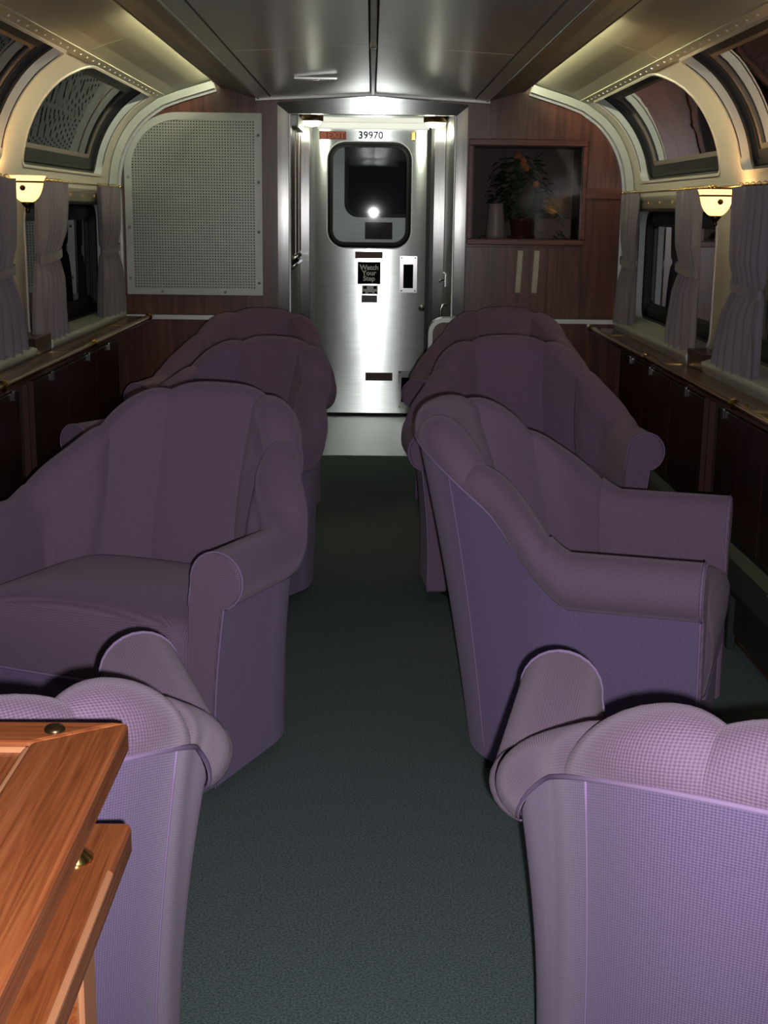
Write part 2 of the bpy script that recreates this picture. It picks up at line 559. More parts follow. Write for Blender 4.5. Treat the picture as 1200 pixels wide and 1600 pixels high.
# ------------------------------------------------------------------ ceiling
ce = tag(empty('ceiling', (0, 3.0, 1.985)), kind='structure')
def cl(v):
    return [(x, y - 3.0, z - 1.985) for x, y, z in v[0]], v[1]
joints = [YB, -0.55, 1.45, 3.42, 5.41, YE]
ZC, ZK = 2.008, 1.972        # centre and edge of the shallow V
for sx in (-1, 1):
    for y0, y1 in zip(joints, joints[1:]):
        P = [(sx * 0.018, ZC), (sx * 0.548, ZK + 0.007), (sx * 0.548, ZK + 0.037), (sx * 0.018, ZC + 0.03)]
        fixn(mk('ceiling_panel', cl(prismg(P, 'y', y0 + 0.003, y1 - 0.003)), CEIL, ce))
    fixn(mk('edge_panel', cl(prismg([(sx * 0.557, ZK + 0.006), (sx * 0.622, ZK), (sx * 0.622, ZK + 0.03), (sx * 0.557, ZK + 0.036)], 'y', YB, YE)), CEIL, ce))
    fixn(mk('joint_strip', cl(boxg(sx * 0.545, sx * 0.560, YB, YE, ZK + 0.016, ZK + 0.03)), BLACKGAP, ce))
    fixn(mk('edge_bead', cl(tubeg([(sx * 0.625, YB, ZK + 0.001), (sx * 0.625, YE - 0.01, ZK + 0.001)], 0.006)), STEEL, ce, True))
    P = [(sx * 0.622, ZK), (sx * 0.70, 1.992), (sx * 0.77, 2.016), (sx * 0.828, 2.030), (sx * 0.828, 2.045), (sx * 0.622, 2.06)]
    fixn(mk('duct_side', cl(prismg(P, 'y', YB, YE)), DUCT, ce))
    fixn(mk('duct_lip', cl(tubeg([(sx * 0.828, YB, 2.034), (sx * 0.828, YE - 0.02, 2.034)], 0.007)), DUCT, ce, True))
    # cove panel rising from the window heads into the cove
    P = [(sx * 1.165, 1.965), (sx * 1.060, 2.005), (sx * 0.96, 2.035), (sx * 0.87, 2.065), (sx * 0.80, 2.12), (sx * 0.74, 2.16), (sx * 0.70, 2.16), (sx * 0.70, 2.20), (sx * 1.165, 2.20)]
    for y0, y1 in ((YB, 1.43), (1.436, 3.40), (3.406, 5.50), (5.506, YE)):
        fixn(mk('cove_panel', cl(prismg(P, 'y', y0, y1)), PANEL, ce))
    # flange with screws above the windows
    d = (Vector((1.06, 2.005)) - Vector((1.165, 1.965))).normalized()
    n2 = Vector((-d.y, d.x)) * -1
    if n2.y > 0: n2 = -n2
    q0 = Vector((1.167, 1.964)); q1 = q0 + d * 0.045
    P = [(sx * q0.x, q0.y), (sx * q1.x, q1.y), (sx * (q1 + n2 * 0.004).x, (q1 + n2 * 0.004).y), (sx * (q0 + n2 * 0.004).x, (q0 + n2 * 0.004).y)]
    fixn(mk('flange', cl(prismg(P, 'y', YB, YE - 0.05)), PANEL, ce))
    gs = []
    y = 1.0
    while y < YE - 0.12:
        c = q0 + d * 0.022 + n2 * 0.004
        gs.append(latheg([(0.0055, 0.001), (0.005, -0.002), (0.0025, -0.0035), (0.0002, -0.004)], (sx * c.x, y, c.y), 8))
        y += 0.118
    tag(fixn(mk('screws', cl(join(*gs)), INKWHITE, ce, True)), kind='stuff')
    # vent slot in the cove panel near the camera
    fixn(mk('slot', cl(boxg(sx * 0.98, sx * 1.06, 3.63, 3.66, 2.018, 2.028)), CABEDGE, ce))
# centre batten
for y0, y1 in ((YB, 1.45), (1.46, 3.42), (3.43, 5.40), (5.42, YE - 0.02)):
    fixn(mk('centre_batten', cl(boxg(-0.011, 0.011, y0, y1, ZC - 0.010, ZC + 0.02, 0.003, 1)), STEEL, ce))
    fixn(mk('batten_shadow_gap', cl(boxg(-0.020, 0.020, y0, y1, ZC + 0.012, ZC + 0.02)), BLACKGAP, ce))
fixn(mk('batten_clip', cl(boxg(-0.013, 0.013, 5.398, 5.424, ZC - 0.012, ZC + 0.01, 0.003, 1)), CHROME, ce))
fixn(mk('access_strip', cl(boxg(-0.37, -0.165, 6.50, 6.525, 1.976, 1.99, 0.003, 1)), CHROME, ce))
# end moulding under the shallow V
for sx in (-1, 1):
    P = [(0, ZC - 0.012), (sx * 0.64, ZK - 0.010), (sx * 0.64, ZK + 0.008), (0, ZC + 0.006)]
    fixn(mk('end_moulding', cl(prismg(P, 'y', YE - 0.03, YE - 0.002)), STEEL, ce))

# roof closing piece above the duct
tag(mk('trim_2', boxg(-1.2, 1.2, YB, YE, 2.21, 2.23), DUCT), kind='structure')

# cove lamps
for sx, side in ((-1, 'left'), (1, 'right')):
    t = empty('cove_lamp', (sx * 0.79, 6.2, 2.080))
    tag(t, 'fluorescent tube hidden in the ceiling cove along the %s side' % side, 'lamp')
    mk('tube', tubeg([(0, -1.2, 0), (0, 1.23, 0)], 0.013, 10), TUBE, t, True)
    for e in (-1.2, 1.23):
        mk('lamp_holder', boxg(-0.015, 0.015, e - 0.015, e + 0.015, -0.025, 0.02), INKWHITE, t)

# ------------------------------------------------------------------ end wall
we = tag(empty('wall_end', (0, YE, 0)), kind='structure')
def el(v):
    return [(x, y - YE, z) for x, y, z in v[0]], v[1]
T = 0.05
parts = [boxg(-1.47, -0.515, YE, YE + T, 0, 2.22),                      # left of the doorway
         boxg(-0.515, 0.515, YE, YE + T, 1.93, 2.22),                   # above it
         boxg(0.515, 0.555, YE, YE + T, 0, 2.22), boxg(0.555, 1.165, YE, YE + T, 0, 1.235),
         boxg(0.555, 1.165, YE, YE + T, 1.745, 2.22), boxg(1.165, 1.47, YE, YE + T, 0, 2.22)]
mk('veneer', el(join(*parts)), ENDWOOD, we)
# veneer boards set on the wall under and beside the niche
mk('veneer_board', el(boxg(0.528, 0.985, YE - 0.006, YE, 0.81, 1.195, 0.002, 1)), ENDWOOD, we)
mk('veneer_board', el(boxg(0.99, 1.045, YE - 0.006, YE, 0.81, 1.195, 0.002, 1)), ENDWOOD, we)
mk('veneer_board', el(boxg(1.18, 1.38, YE - 0.008, YE, 0.81, 1.455, 0.002, 1)), ENDWOOD, we)
mk('veneer_rail', el(boxg(1.172, 1.40, YE - 0.012, YE, 1.462, 1.52, 0.003, 1)), ENDWOOD2, we)
# arch mouldings following the car's section at the end wall
for sx in (-1, 1):
    for (d0, d1, dy0, dy1, m, nm) in ((-0.004, -0.045, 0.085, 0.001, GREYFR, 'arch_frame'), (-0.045, -0.058, 0.03, 0.001, STEEL, 'arch_bead')):
        rows = []
        ss = [0.80 + (S_END - 0.80) * i / 40 for i in range(41)]
        for s in ss:
            p, n = prof(s), pnorm(s)
            a, b = p + n * d0, p + n * d1
            rows.append([(sx * a.x, -dy1, a.y), (sx * a.x, -dy0, a.y), (sx * b.x, -dy0, b.y), (sx * b.x, -dy1, b.y)])
        # carry on over the cove panel
        for (px, pz) in ((1.06, 2.005), (0.96, 2.035), (0.87, 2.062)):
            a = Vector((px, pz)) + Vector((-0.3, -0.95)) * (-d0); b = Vector((px, pz)) + Vector((-0.3, -0.95)) * (-d1)
            rows.append([(sx * a.x, -dy1, a.y), (sx * a.x, -dy0, a.y), (sx * b.x, -dy0, b.y), (sx * b.x, -dy1, b.y)])
        fixn(mk(nm, grid(rows, True), m, we, False))

# wainscot below the chrome capping, each side of the aisle
for sx, k in ((-1, 3), (1, 4)):
    t = tag(empty('trim_%d' % k, (sx * 0.9, 7.52, 0)), kind='structure')
    y0, y1 = 7.50, YE - 0.001
    inner = 0.335
    R = 0.075
    zt = 0.792
    poly = [(sx * 1.43, 0.0), (sx * inner, 0.0)]
    for i in range(9):
        a = pi / 2 * i / 8
        poly.append((sx * (inner + R - R * cos(a)), zt - R + R * sin(a)))
    poly.append((sx * 1.43, zt))
    loc = Vector(t.location)
    def tl(g): return [tuple(Vector(p) - loc) for p in g[0]], g[1]
    fixn(mk('panel', tl(prismg(poly, 'y', y0, y1)), ENDWOOD, t))
    path = [(sx * inner, 0.0)] + poly[2:]
    rows = []
    for i, p in enumerate(path):
        q0 = Vector(path[max(i - 1, 0)]); q1 = Vector(path[min(i + 1, len(path) - 1)])
        d = (q1 - q0).normalized()
        n = Vector((-d.y, d.x)) * sx
        if i > 5 and n.y < 0: n = -n
        if i <= 5 and n.x * sx > 0: n = -n
        o_ = Vector(p) + n * 0.012
        i_ = Vector(p) - n * 0.012
        rows.append([(i_.x, y0 - 0.008, i_.y), (o_.x, y0 - 0.008, o_.y), (o_.x, y1, o_.y), (i_.x, y1, i_.y)])
    fixn(mk('chrome_capping', tl(grid(rows, True)), STEEL, t))

# doorway jambs and header in stainless steel
dj = tag(empty('trim_5', (0, YE, 0)), 'stainless steel doorway surround', kind='structure')
for sx in (-1, 1):
    # gently bowed face so the sheet catches light as folded sheet metal does
    poly = []
    for i in range(9):
        t = i / 8
        poly.append((sx * (0.462 + 0.060 * t), YE - 0.012 - 0.003 * sin(pi * t)))
    poly += [(sx * 0.522, YE + 0.05), (sx * 0.462, YE + 0.05)]
    o = mk('jamb', el(prismg(poly, 'z', 0.0, 1.945)), STEEL_V, dj)
    fixn(o)
    fixn(mk('jamb_bead', el(boxg(sx * 0.449, sx * 0.462, YE - 0.006, YE + 0.05, 0.0, 1.90, 0.003, 1)), STEEL, dj))
hp = [(-0.522, 1.945), (-0.462, 1.898), (0.462, 1.898), (0.522, 1.945), (0.522, 1.955), (0, 1.994), (-0.522, 1.955)]
fixn(mk('header', el(prismg(hp, 'y', YE - 0.016, YE + 0.05)), STEEL_H, dj))

# perforated grille on the left
gr = empty('perforated_grille', (-0.985, YE - 0.008, 1.40))
tag(gr, 'large pale perforated metal grille with one rounded corner on the end wall', 'grille')
gx0, gx1, gz0, gz1 = -1.368, -0.608, 0.911, 1.897
go = Vector(gr.location)
def MG(x, z, d): return (x - go.x, -d + 0.0, z - go.z)
spec = (gx0, gx1, gz0, gz1, (0.004, 0.004, 0.004, 0.30))
outer = rrect(*spec, nc=14, ns=10)
inn = (gx0 + 0.040, gx1 - 0.040, gz0 + 0.035, gz1 - 0.040, (0.003, 0.003, 0.003, 0.262))
inner = rrect(*inn, nc=14, ns=10)
fixn(mk('frame', ringg([(outer, -0.007), (outer, 0.008), (inner, 0.008), (inner, -0.007)], MG), GREYFR, gr))
mk('backing', fillg(rrect(gx0 + 0.02, gx1 - 0.02, gz0 + 0.02, gz1 - 0.02, (0.003, 0.003, 0.003, 0.28), 14, 10), -0.0065, MG), DARKBOX, gr)
gs = []
pit = 0.0152
ix0, ix1, iz0, iz1 = inn[0], inn[1], inn[2], inn[3]
R = 0.262; ccx, ccz = ix0 + R, iz1 - R
n = int((ix1 - ix0) / pit)
for i in range(n + 1):
    x = ix0 + (ix1 - ix0) * i / n
    top = iz1
    if x < ccx: top = ccz + sqrt(max(0, R * R - (ccx - x) ** 2))
    gs.append(boxg(x - 0.0043, x + 0.0043, -0.001, 0.0015, iz0, top))
n = int((iz1 - iz0) / pit)
for i in range(n + 1):
    z = iz0 + (iz1 - iz0) * i / n
    left = ix0
    if z > ccz: left = ccx - sqrt(max(0, R * R - (z - ccz) ** 2))
    gs.append(boxg(left, ix1, -0.0012, 0.0013, z - 0.0043, z + 0.0043))
v, f = join(*gs)
tag(mk('perforated_sheet', ([(x - go.x, y, z - go.z) for x, y, z in v], f), GRILLE, gr), kind='stuff')
for x, z in ((gx0 + .02, 1.55), (gx0 + .02, 1.28), (gx0 + .02, 1.0), (gx1 - .02, 1.78), (gx1 - .02, 1.53), (gx1 - .02, 1.26), (gx1 - .02, 0.98), (-1.17, gz0 + .017), (-0.82, gz0 + .017)):
    g = latheg([(0.008, 0), (0.007, 0.003), (0.003, 0.005), (0.0002, 0.0052)], (0, 0, 0), 8)
    mk('screw', ([(p[0] + x - go.x, -p[2] - 0.008, p[1] + z - go.z) for p in g[0]], g[1]), STEEL, gr, True)

# display niche on the right
ni = empty('display_niche', (0.86, YE, 1.235))
tag(ni, 'recessed wooden display niche in the right side of the end wall, glazed in front', 'niche')
no = Vector(ni.location)
def nl(g): return [(x - no.x, y - no.y, z - no.z) for x, y, z in g[0]], g[1]
nx0, nx1, nz0, nz1, nd = 0.556, 1.164, 1.236, 1.744, 0.30
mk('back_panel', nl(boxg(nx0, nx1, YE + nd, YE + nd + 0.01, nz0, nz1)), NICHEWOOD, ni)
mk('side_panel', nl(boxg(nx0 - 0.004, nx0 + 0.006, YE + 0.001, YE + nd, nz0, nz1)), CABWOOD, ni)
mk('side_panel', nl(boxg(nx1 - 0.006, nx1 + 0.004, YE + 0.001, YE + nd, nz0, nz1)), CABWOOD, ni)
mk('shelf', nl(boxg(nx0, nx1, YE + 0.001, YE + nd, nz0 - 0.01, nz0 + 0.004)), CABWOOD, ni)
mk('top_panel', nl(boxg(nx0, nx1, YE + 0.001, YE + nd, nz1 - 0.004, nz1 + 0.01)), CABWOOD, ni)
mk('frame_rail', nl(boxg(0.530, 1.19, YE - 0.020, YE, nz1 - 0.002, nz1 + 0.034, 0.004, 1)), ENDWOOD2, ni)
mk('frame_rail', nl(boxg(0.530, 1.19, YE - 0.020, YE, nz0 - 0.030, nz0 + 0.002, 0.004, 1)), ENDWOOD2, ni)
mk('frame_stile', nl(boxg(0.530, nx0, YE - 0.020, YE, nz0 + 0.002, nz1 - 0.002, 0.003, 1)), ENDWOOD2, ni)
mk('frame_stile', nl(boxg(nx1, 1.19, YE - 0.020, YE, nz0 + 0.002, nz1 - 0.002, 0.003, 1)), ENDWOOD2, ni)
mk('pane', nl(([(nx0, YE - 0.003, nz0), (nx1, YE - 0.003, nz0), (nx1, YE - 0.003, nz1), (nx0, YE - 0.003, nz1)], [(0, 1, 2, 3)])), PLEXI, ni)

# plant inside the niche
pl = empty('potted_plant', (0.855, YE + 0.155, nz0 + 0.004))
tag(pl, 'bushy dark green plant with orange flowers in a dark red pot inside the niche', 'plant')
mk('pot', latheg([(0.0, 0), (0.052, 0.0), (0.058, 0.02), (0.070, 0.095), (0.076, 0.100), (0.076, 0.118), (0.066, 0.118), (0.062, 0.09), (0.0, 0.088)], n=24), POT, pl, True)
mk('saucer', latheg([(0.0, 0.0005), (0.07, 0.0005), (0.085, 0.012), (0.081, 0.013), (0.066, 0.004)], n=24), POT, pl, True)
def leafg(c, d, upv, L, W):
    d = d.normalized(); s = d.cross(upv).normalized(); u = s.cross(d)
    P = []
    for t, w, h in ((0, 0.05, 0), (0.3, 0.85, 0.03), (0.6, 1.0, 0.02), (0.85, 0.55, -0.06), (1.0, 0.03, -0.16)):
        for k in (-1, 0, 1):
            P.append(c + d * L * t + s * W * 0.5 * w * k + u * L * (h + (0.06 * w if k else 0)))
    F = []
    for i in range(4):
        for k in range(2):
            a = i * 3 + k
            F.append((a, a + 1, a + 4, a + 3))
    return P, F
gs, st = [], []
rng = random.Random(3)
for i in range(300):
    a = rng.uniform(0, 2 * pi)
    rr = sqrt(rng.uniform(0.02, 1))
    hz = rng.uniform(-0.02, 1)
    x = cos(a) * rr * 0.185 * (1.05 - 0.35 * hz)
    if x > 0: x *= 1.0 + 0.25 * (1 - hz)
    y = sin(a) * rr * 0.075
    z = 0.15 + 0.31 * hz - 0.10 * rr * rr * (1 - hz) - 0.04 * rr
    x -= 0.03 * hz
    if z < 0.12 and hypot(x, y) < 0.10: z = 0.14
    c = Vector((x, y, z))
    d = Vector((cos(a) + rng.uniform(-.5, .5), 0.7 * sin(a) - 0.25, rng.uniform(-0.9, 0.3)))
    if abs(c.y + d.normalized().y * 0.06) > 0.095: d.y *= -0.3
    gs.append(leafg(c, d, Vector((0.1, 0.2, 1)), rng.uniform(0.045, 0.066), rng.uniform(0.034, 0.050)))
    if i % 6 == 0:
        st.append(tubeg([(0.01 * cos(a), 0.01 * sin(a), 0.09), tuple(c * 0.5 + Vector((0, 0, 0.1))), tuple(c)], 0.0022, 5))
tag(mk('foliage', join(*gs), LEAF, pl, True), kind='stuff')
st.append(tubeg([(0.02, 0, 0.30), (0.06, -0.02, 0.44), (0.11, -0.03, 0.475)], 0.003, 5))
mk('stems', join(*st), STEM, pl, True)
for (x, z) in ((-0.045, 0.452), (-0.015, 0.425), (-0.01, 0.40), (0.005, 0.385), (0.06, 0.30)):
    g = [leafg(Vector((x, -0.100, z)), Vector((cos(k * 1.26), -0.6, sin(k * 1.26))), Vector((0, -1, 0.1)), 0.022, 0.016) for k in range(5)]
    mk('flower', join(*g), FLOWER, pl, True)
va = fixn(mk('vase', latheg([(0.0, 0), (0.052, 0), (0.056, 0.02), (0.048, 0.12), (0.043, 0.185), (0.047, 0.192), (0.040, 0.192), (0.038, 0.17), (0, 0.16)], (0, 0, 0), 24), VASE, None, True))
va.location = (0.70, YE + 0.10, nz0 + 0.004)
tag(va, 'pale ceramic vase standing left of the plant in the niche', 'vase')
bx = mk('box', boxg(-0.105, 0.105, -0.05, 0.05, 0, 0.115, 0.004, 1), mat('dusky_card', (0.20, 0.13, 0.115), 0.6))
bx.location = (1.03, YE + 0.20, nz0 + 0.004)
tag(bx, 'dull pinkish box on the right side of the niche floor', 'box')
for x, lab in ((0.83, 'left'), (0.923, 'right')):
    o = mk('wall_strip', boxg(-0.016, 0.016, -0.012, 0, -0.118, 0.118, 0.003, 1), STRIP)
    o.location = (x, YE - 0.006, 1.060)
    o.rotation_euler = (0, radians(2.5), 0)
    tag(o, '%s one of two ivory upright strips on the wall below the niche' % lab, 'strip')

# ------------------------------------------------------------------ vestibule beyond the doorway
ve = tag(empty('wall_vestibule_left', (-0.46, 8.3, 0)), kind='structure')
vo = Vector(ve.location)
def vl(g): return [tuple(Vector(p) - vo) for p in g[0]], g[1]
def slab(p0, p1, z0, z1, t):
    """upright sheet between two plan points, thickness t towards +normal"""
    d = Vector((p1[0] - p0[0], p1[1] - p0[1])).normalized()
    n = Vector((-d.y, d.x)) * t
    poly = [p0, p1, (p1[0] + n.x, p1[1] + n.y), (p0[0] + n.x, p0[1] + n.y)]
    return prismg(poly, 'z', z0, z1)
A, B, Cc = (-0.462, YE + 0.05), (-0.462, 8.72), (-0.402, YD)
fixn(mk('steel_panel', vl(slab(A, B, 0, 1.06, 0.03)), STEEL, ve))
fixn(mk('steel_panel', vl(slab(A, B, 1.10, 1.99, 0.045)), STEEL, ve))
fixn(mk('grab_rail', vl(tubeg([(-0.455, YE + 0.07, 1.062), (-0.455, 8.74, 1.062)], 0.012)), CHROME, ve, True))
fixn(mk('grab_rail', vl(tubeg([(-0.452, YE + 0.07, 1.105), (-0.452, 8.74, 1.105), (-0.41, 9.03, 1.105)], 0.010)), CHROME, ve, True))
for i in range(3):
    y0 = YE + 0.13 + i * 0.36
    fixn(mk('tinted_panel', vl(boxg(-0.470, -0.452, y0, y0 + 0.32, 1.13, 1.84)), BROWNGLASS, ve))
    fixn(mk('divider', vl(boxg(-0.462, -0.444, y0 + 0.325, y0 + 0.348, 1.12, 1.86, 0.004, 1)), STEEL, ve))
fixn(mk('fixture_box', vl(boxg(-0.462, -0.415, YE + 0.12, 8.3, 1.835, 1.905, 0.008)), GREYFR, ve))
fixn(mk('corner_post', vl(boxg(-0.462, -0.396, 8.72, YD, 0.0, 1.93, 0.004, 1)), STEEL_V, ve))

vr = tag(empty('wall_vestibule_right', (0.46, 8.3, 0)), kind='structure')
vo = Vector(vr.location)
A, B, Cc = (0.462, YE + 0.05), (0.462, 8.62), (0.392, YD)
fixn(mk('steel_panel', vl(slab(A, B, 0, 1.99, -0.03)), STEEL, vr))
fixn(mk('corner_post', vl(boxg(0.388, 0.462, 8.62, YD - 0.03, 0.0, 1.93, 0.004, 1)), STEEL_V, vr))
fixn(mk('door_pocket', vl(boxg(0.362, 0.392, YD - 0.03, YD + 0.02, 0, 1.92)), RUBBER, vr))
fixn(mk('lock', vl(boxg(0.445, 0.462, 8.25, 8.40, 0.93, 1.02, 0.005, 1)), CHROME, vr))
fixn(mk('lock_lever', vl(tubeg([(0.445, 8.32, 0.975), (0.425, 8.32, 0.97), (0.42, 8.24, 0.965)], 0.007)), CHROME, vr, True))
fixn(mk('grab_handle', vl(tubeg([(0.462, 8.2, 0.83), (0.435, 8.2, 0.83), (0.425, 8.2, 0.80), (0.425, 8.2, 0.74), (0.435, 8.2, 0.70), (0.462, 8.2, 0.70)], 0.009)), CHROME, vr, True))
vc = tag(empty('trim_6', (0, 8.3, 1.99)), 'vestibule ceiling with soffit bars that glow in place of lamp reflections', kind='structure')
vo = Vector(vc.location)
fixn(mk('soffit', vl(boxg(-0.55, 0.55, YE + 0.05, YD + 0.06, 1.99, 2.02)), GREYFR, vc))
fixn(mk('soffit_bar', vl(boxg(-0.34, 0.36, 8.85, 8.95, 1.935, 1.965, 0.004, 1)), SOFFIT, vc))  # no lamp: the bar's glow imitates a bright reflection
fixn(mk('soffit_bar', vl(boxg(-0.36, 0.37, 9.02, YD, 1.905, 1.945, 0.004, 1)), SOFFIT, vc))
fixn(mk('door_head', vl(boxg(-0.52, 0.52, 9.04, YD + 0.05, 1.945, 1.99)), STEEL_H, vc))
for x, lab in ((-0.375, 'left'), (0.385, 'right')):
    t = empty('ceiling_lamp', (x, 8.45, 1.99))
    tag(t, 'small round lit lamp in the %s ceiling corner before the steel door' % lab, 'lamp')
    mk('canister', latheg([(0.0, 0), (0.068, 0), (0.076, -0.03), (0.074, -0.076), (0.055, -0.078), (0.0, -0.078)], n=24), BRONZE, t, True)
    mk('diffuser', latheg([(0.064, -0.078), (0.060, -0.092), (0.042, -0.104), (0.018, -0.109), (0.0003, -0.110)], n=24), VLAMP, t, True)
    point('vestibule_light', (x * 0.9, 8.43, 1.855), 1.5, 0.03, (1.0, 1.0, 0.80))

# ------------------------------------------------------------------ end door
dr = tag(empty('door_1', (0, YD, 0)), 'brushed stainless steel end door with a round-cornered window', kind='structure')
def MD(x, z, d): return (x, -d, z)
wspec = (-0.295, 0.262, 1.140, 1.826, 0.115)
hole = rrect(*wspec, nc=8, ns=8)
def flatcell(x0, x1, z0, z1, lp, M, d):
    xs = [p[0] for p in lp]; zs = [p[1] for p in lp]
    cx, cz = (min(xs) + max(xs)) / 2, (min(zs) + max(zs)) / 2
    out = []
    for x, z in lp:
        a, b = x - cx, z - cz
        t = 1e9
        if a > 1e-9: t = min(t, (x1 - cx) / a)
        if a < -1e-9: t = min(t, (x0 - cx) / a)
        if b > 1e-9: t = min(t, (z1 - cz) / b)
        if b < -1e-9: t = min(t, (z0 - cz) / b)
        out.append([cx + a * t, cz + b * t])
    for c in ((x0, z0), (x1, z0), (x1, z1), (x0, z1)):
        i = min(range(len(out)), key=lambda k: (out[k][0] - c[0]) ** 2 + (out[k][1] - c[1]) ** 2)
        out[i] = list(c)
    return ringg([(out, d), (lp, d), (lp, d - 0.04), (out, d - 0.04), (out, d)], M)
fixn(mk('leaf', flatcell(-0.40, 0.37, 0.012, 1.93, hole, MD, 0.0), STEEL_H, dr))
g0 = rrect(*wspec, nc=8, ns=8)
def shrink(sp, k): return rrect(sp[0] + k, sp[1] - k, sp[2] + k, sp[3] - k, max(0.01, sp[4] - k), 8, 8)
fixn(mk('window_trim', ringg([(shrink(wspec, -0.007), 0.0), (shrink(wspec, -0.007), 0.005), (g0, 0.005), (g0, 0.0)], MD), STEEL, dr))
fixn(mk('gasket', ringg([(g0, 0.0), (g0, 0.012), (shrink(wspec, 0.016), 0.018), (shrink(wspec, 0.018), 0.010), (shrink(wspec, 0.034), 0.012), (shrink(wspec, 0.034), -0.03)], MD), RUBBER, dr))
mk('pane', fillg(shrink(wspec, 0.03), -0.012, MD), DOORGLASS, dr)
fixn(mk('bottom_sweep', boxg(-0.40, 0.37, -0.008, 0.0, 0.004, 0.022), BLACKGAP, dr))
# exit sign, car number, stickers
fixn(mk('exit_sign', boxg(-0.351, -0.174, -0.003, 0, 1.840, 1.892), INKRED, dr))
textg('EXIT', 0.055, INKORANGE, (-0.240, -0.0035, 1.866), dr, 'exit_lettering', bold=0.001)
fixn(mk('exit_pictogram', boxg(-0.346, -0.305, -0.0036, -0.003, 1.845, 1.887), INKORANGE, dr))
textg('39970', 0.066, INKBLACK, (-0.012, -0.002, 1.868), dr, 'car_number', bold=0.0014)
fixn(mk('label_plate', boxg(-0.109, 0.076, -0.003, 0, 1.071, 1.115), LABELBROWN, dr))
fixn(mk('step_sticker', boxg(-0.091, 0.063, -0.003, 0, 0.900, 1.047), INKBLACK, dr))
for s, z in (('Watch', 1.010), ('Your', 0.973), ('Step', 0.936)):
    textg(s, 0.046, INKWHITE, (-0.014, -0.0035, z), dr, 'step_lettering', bold=0.0012)
fixn(mk('small_sticker', boxg(-0.062, 0.046, -0.002, 0, 0.832, 0.892), INKWHITE, dr))
fixn(mk('small_sticker_mark', join(boxg(-0.052, -0.030, -0.003, -0.002, 0.868, 0.886), boxg(-0.020, 0.010, -0.003, -0.002, 0.838, 0.846), boxg(0.016, 0.038, -0.003, -0.002, 0.868, 0.886), boxg(-0.056, -0.04, -0.003, -0.002, 0.836, 0.850), boxg(0.024, 0.04, -0.003, -0.002, 0.836, 0.850)), INKBLACK, dr))
fixn(mk('label_plate', boxg(-0.064, 0.042, -0.003, 0, 0.776, 0.826), LABELGREY, dr))
fixn(mk('label_plate', boxg(-0.033, 0.152, -0.003, 0, 0.246, 0.301), LABELBROWN, dr))
# recessed pull and kick vent
def recess(x0, x1, z0, z1, f0, f1, zt, zb, nm):
    o = fixn(mk(nm, ringg([(rrect(x0, x1, z0, z1, 0.003, 2, 1), 0.0), (rrect(x0, x1, z0, z1, 0.003, 2, 1), 0.006),
              (rrect(f0, f1, zb, zt, 0.003, 2, 1), 0.006), (rrect(f0, f1, zb, zt, 0.003, 2, 1), -0.0)], MD), CHROME, dr))
    mk('recess', boxg(f0, f1, -0.0012, 0.0, zb, zt), INKBLACK, o)
    for x in (x0 + 0.012, x1 - 0.012):
        for z in (z0 + 0.012, z1 - 0.012):
            mk('screw', boxg(x - .004, x + .004, -0.008, -0.005, z - .004, z + .004), INKBLACK, o)
    return o
pp = recess(0.193, 0.309, 0.846, 1.089, 0.217, 0.283, 1.034, 0.876, 'pull_plate')
kv = recess(0.191, 0.300, 0.055, 0.318, 0.214, 0.278, 0.27, 0.10, 'kick_plate')
g = latheg([(0.0003, 0.03), (0.018, 0.028), (0.022, 0.02), (0.012, 0.012), (0.01, 0.0)], (0, 0, 0), 12)
fixn(mk('knob', ([(x + 0.345, -z, y + 0.745) for x, y, z in g[0]], g[1]), CHROME, dr, True))
fixn(mk('latch', boxg(0.255, 0.285, -0.02, 0.0, 1.838, 1.895, 0.004, 1), BRASS, dr))

# the next car's door seen through the pane
d2 = tag(empty('door_2', (0, 10.2, 0)), 'steel door of the next car seen through the pane', kind='structure')
w2 = (-0.205, 0.34, 1.335, 1.98, 0.10)
fixn(mk('leaf', flatcell(-0.55, 0.55, 0.0, 2.2, rrect(*w2, nc=8, ns=8), MD, 0.0), STEEL, d2))
fixn(mk('gasket', ringg([(rrect(*w2, nc=8, ns=8), 0.0), (rrect(*w2, nc=8, ns=8), 0.014), (shrink(w2, 0.03), 0.014), (shrink(w2, 0.03), -0.02)], MD), RUBBER, d2))
mk('pane', fillg(shrink(w2, 0.028), -0.01, MD), DOORGLASS, d2)
mk('label_plate', boxg(-0.05, 0.155, -0.003, 0, 1.175, 1.30), LABELBROWN, d2)
tag(fixn(mk('wall_passage', join(boxg(-0.58, -0.55, YD + 0.06, 10.2, 0, 2.1), boxg(0.55, 0.58, YD + 0.06, 10.2, 0, 2.1), boxg(-0.58, 0.58, YD + 0.06, 10.2, 2.1, 2.13), boxg(-0.58, 0.58, YD + 0.06, 10.2, -0.05, 0.0)), RUBBER)), kind='structure')
tag(fixn(mk('wall_next_car', join(boxg(-1.2, 1.2, 12.6, 12.63, 0, 2.2), boxg(-1.2, -1.17, 10.26, 12.6, 0, 2.2), boxg(1.17, 1.2, 10.26, 12.6, 0, 2.2), boxg(-1.2, 1.2, 10.26, 12.6, 2.2, 2.23), boxg(-1.2, 1.2, 10.26, 12.6, -0.05, 0.0)), mat('next_car_panel', (0.16, 0.17, 0.19), 0.5))), kind='structure')

# wall behind the camera
tag(mk('wall_back', boxg(-1.47, 1.47, YB - 0.05, YB, 0, 2.25), ENDWOOD), kind='structure')

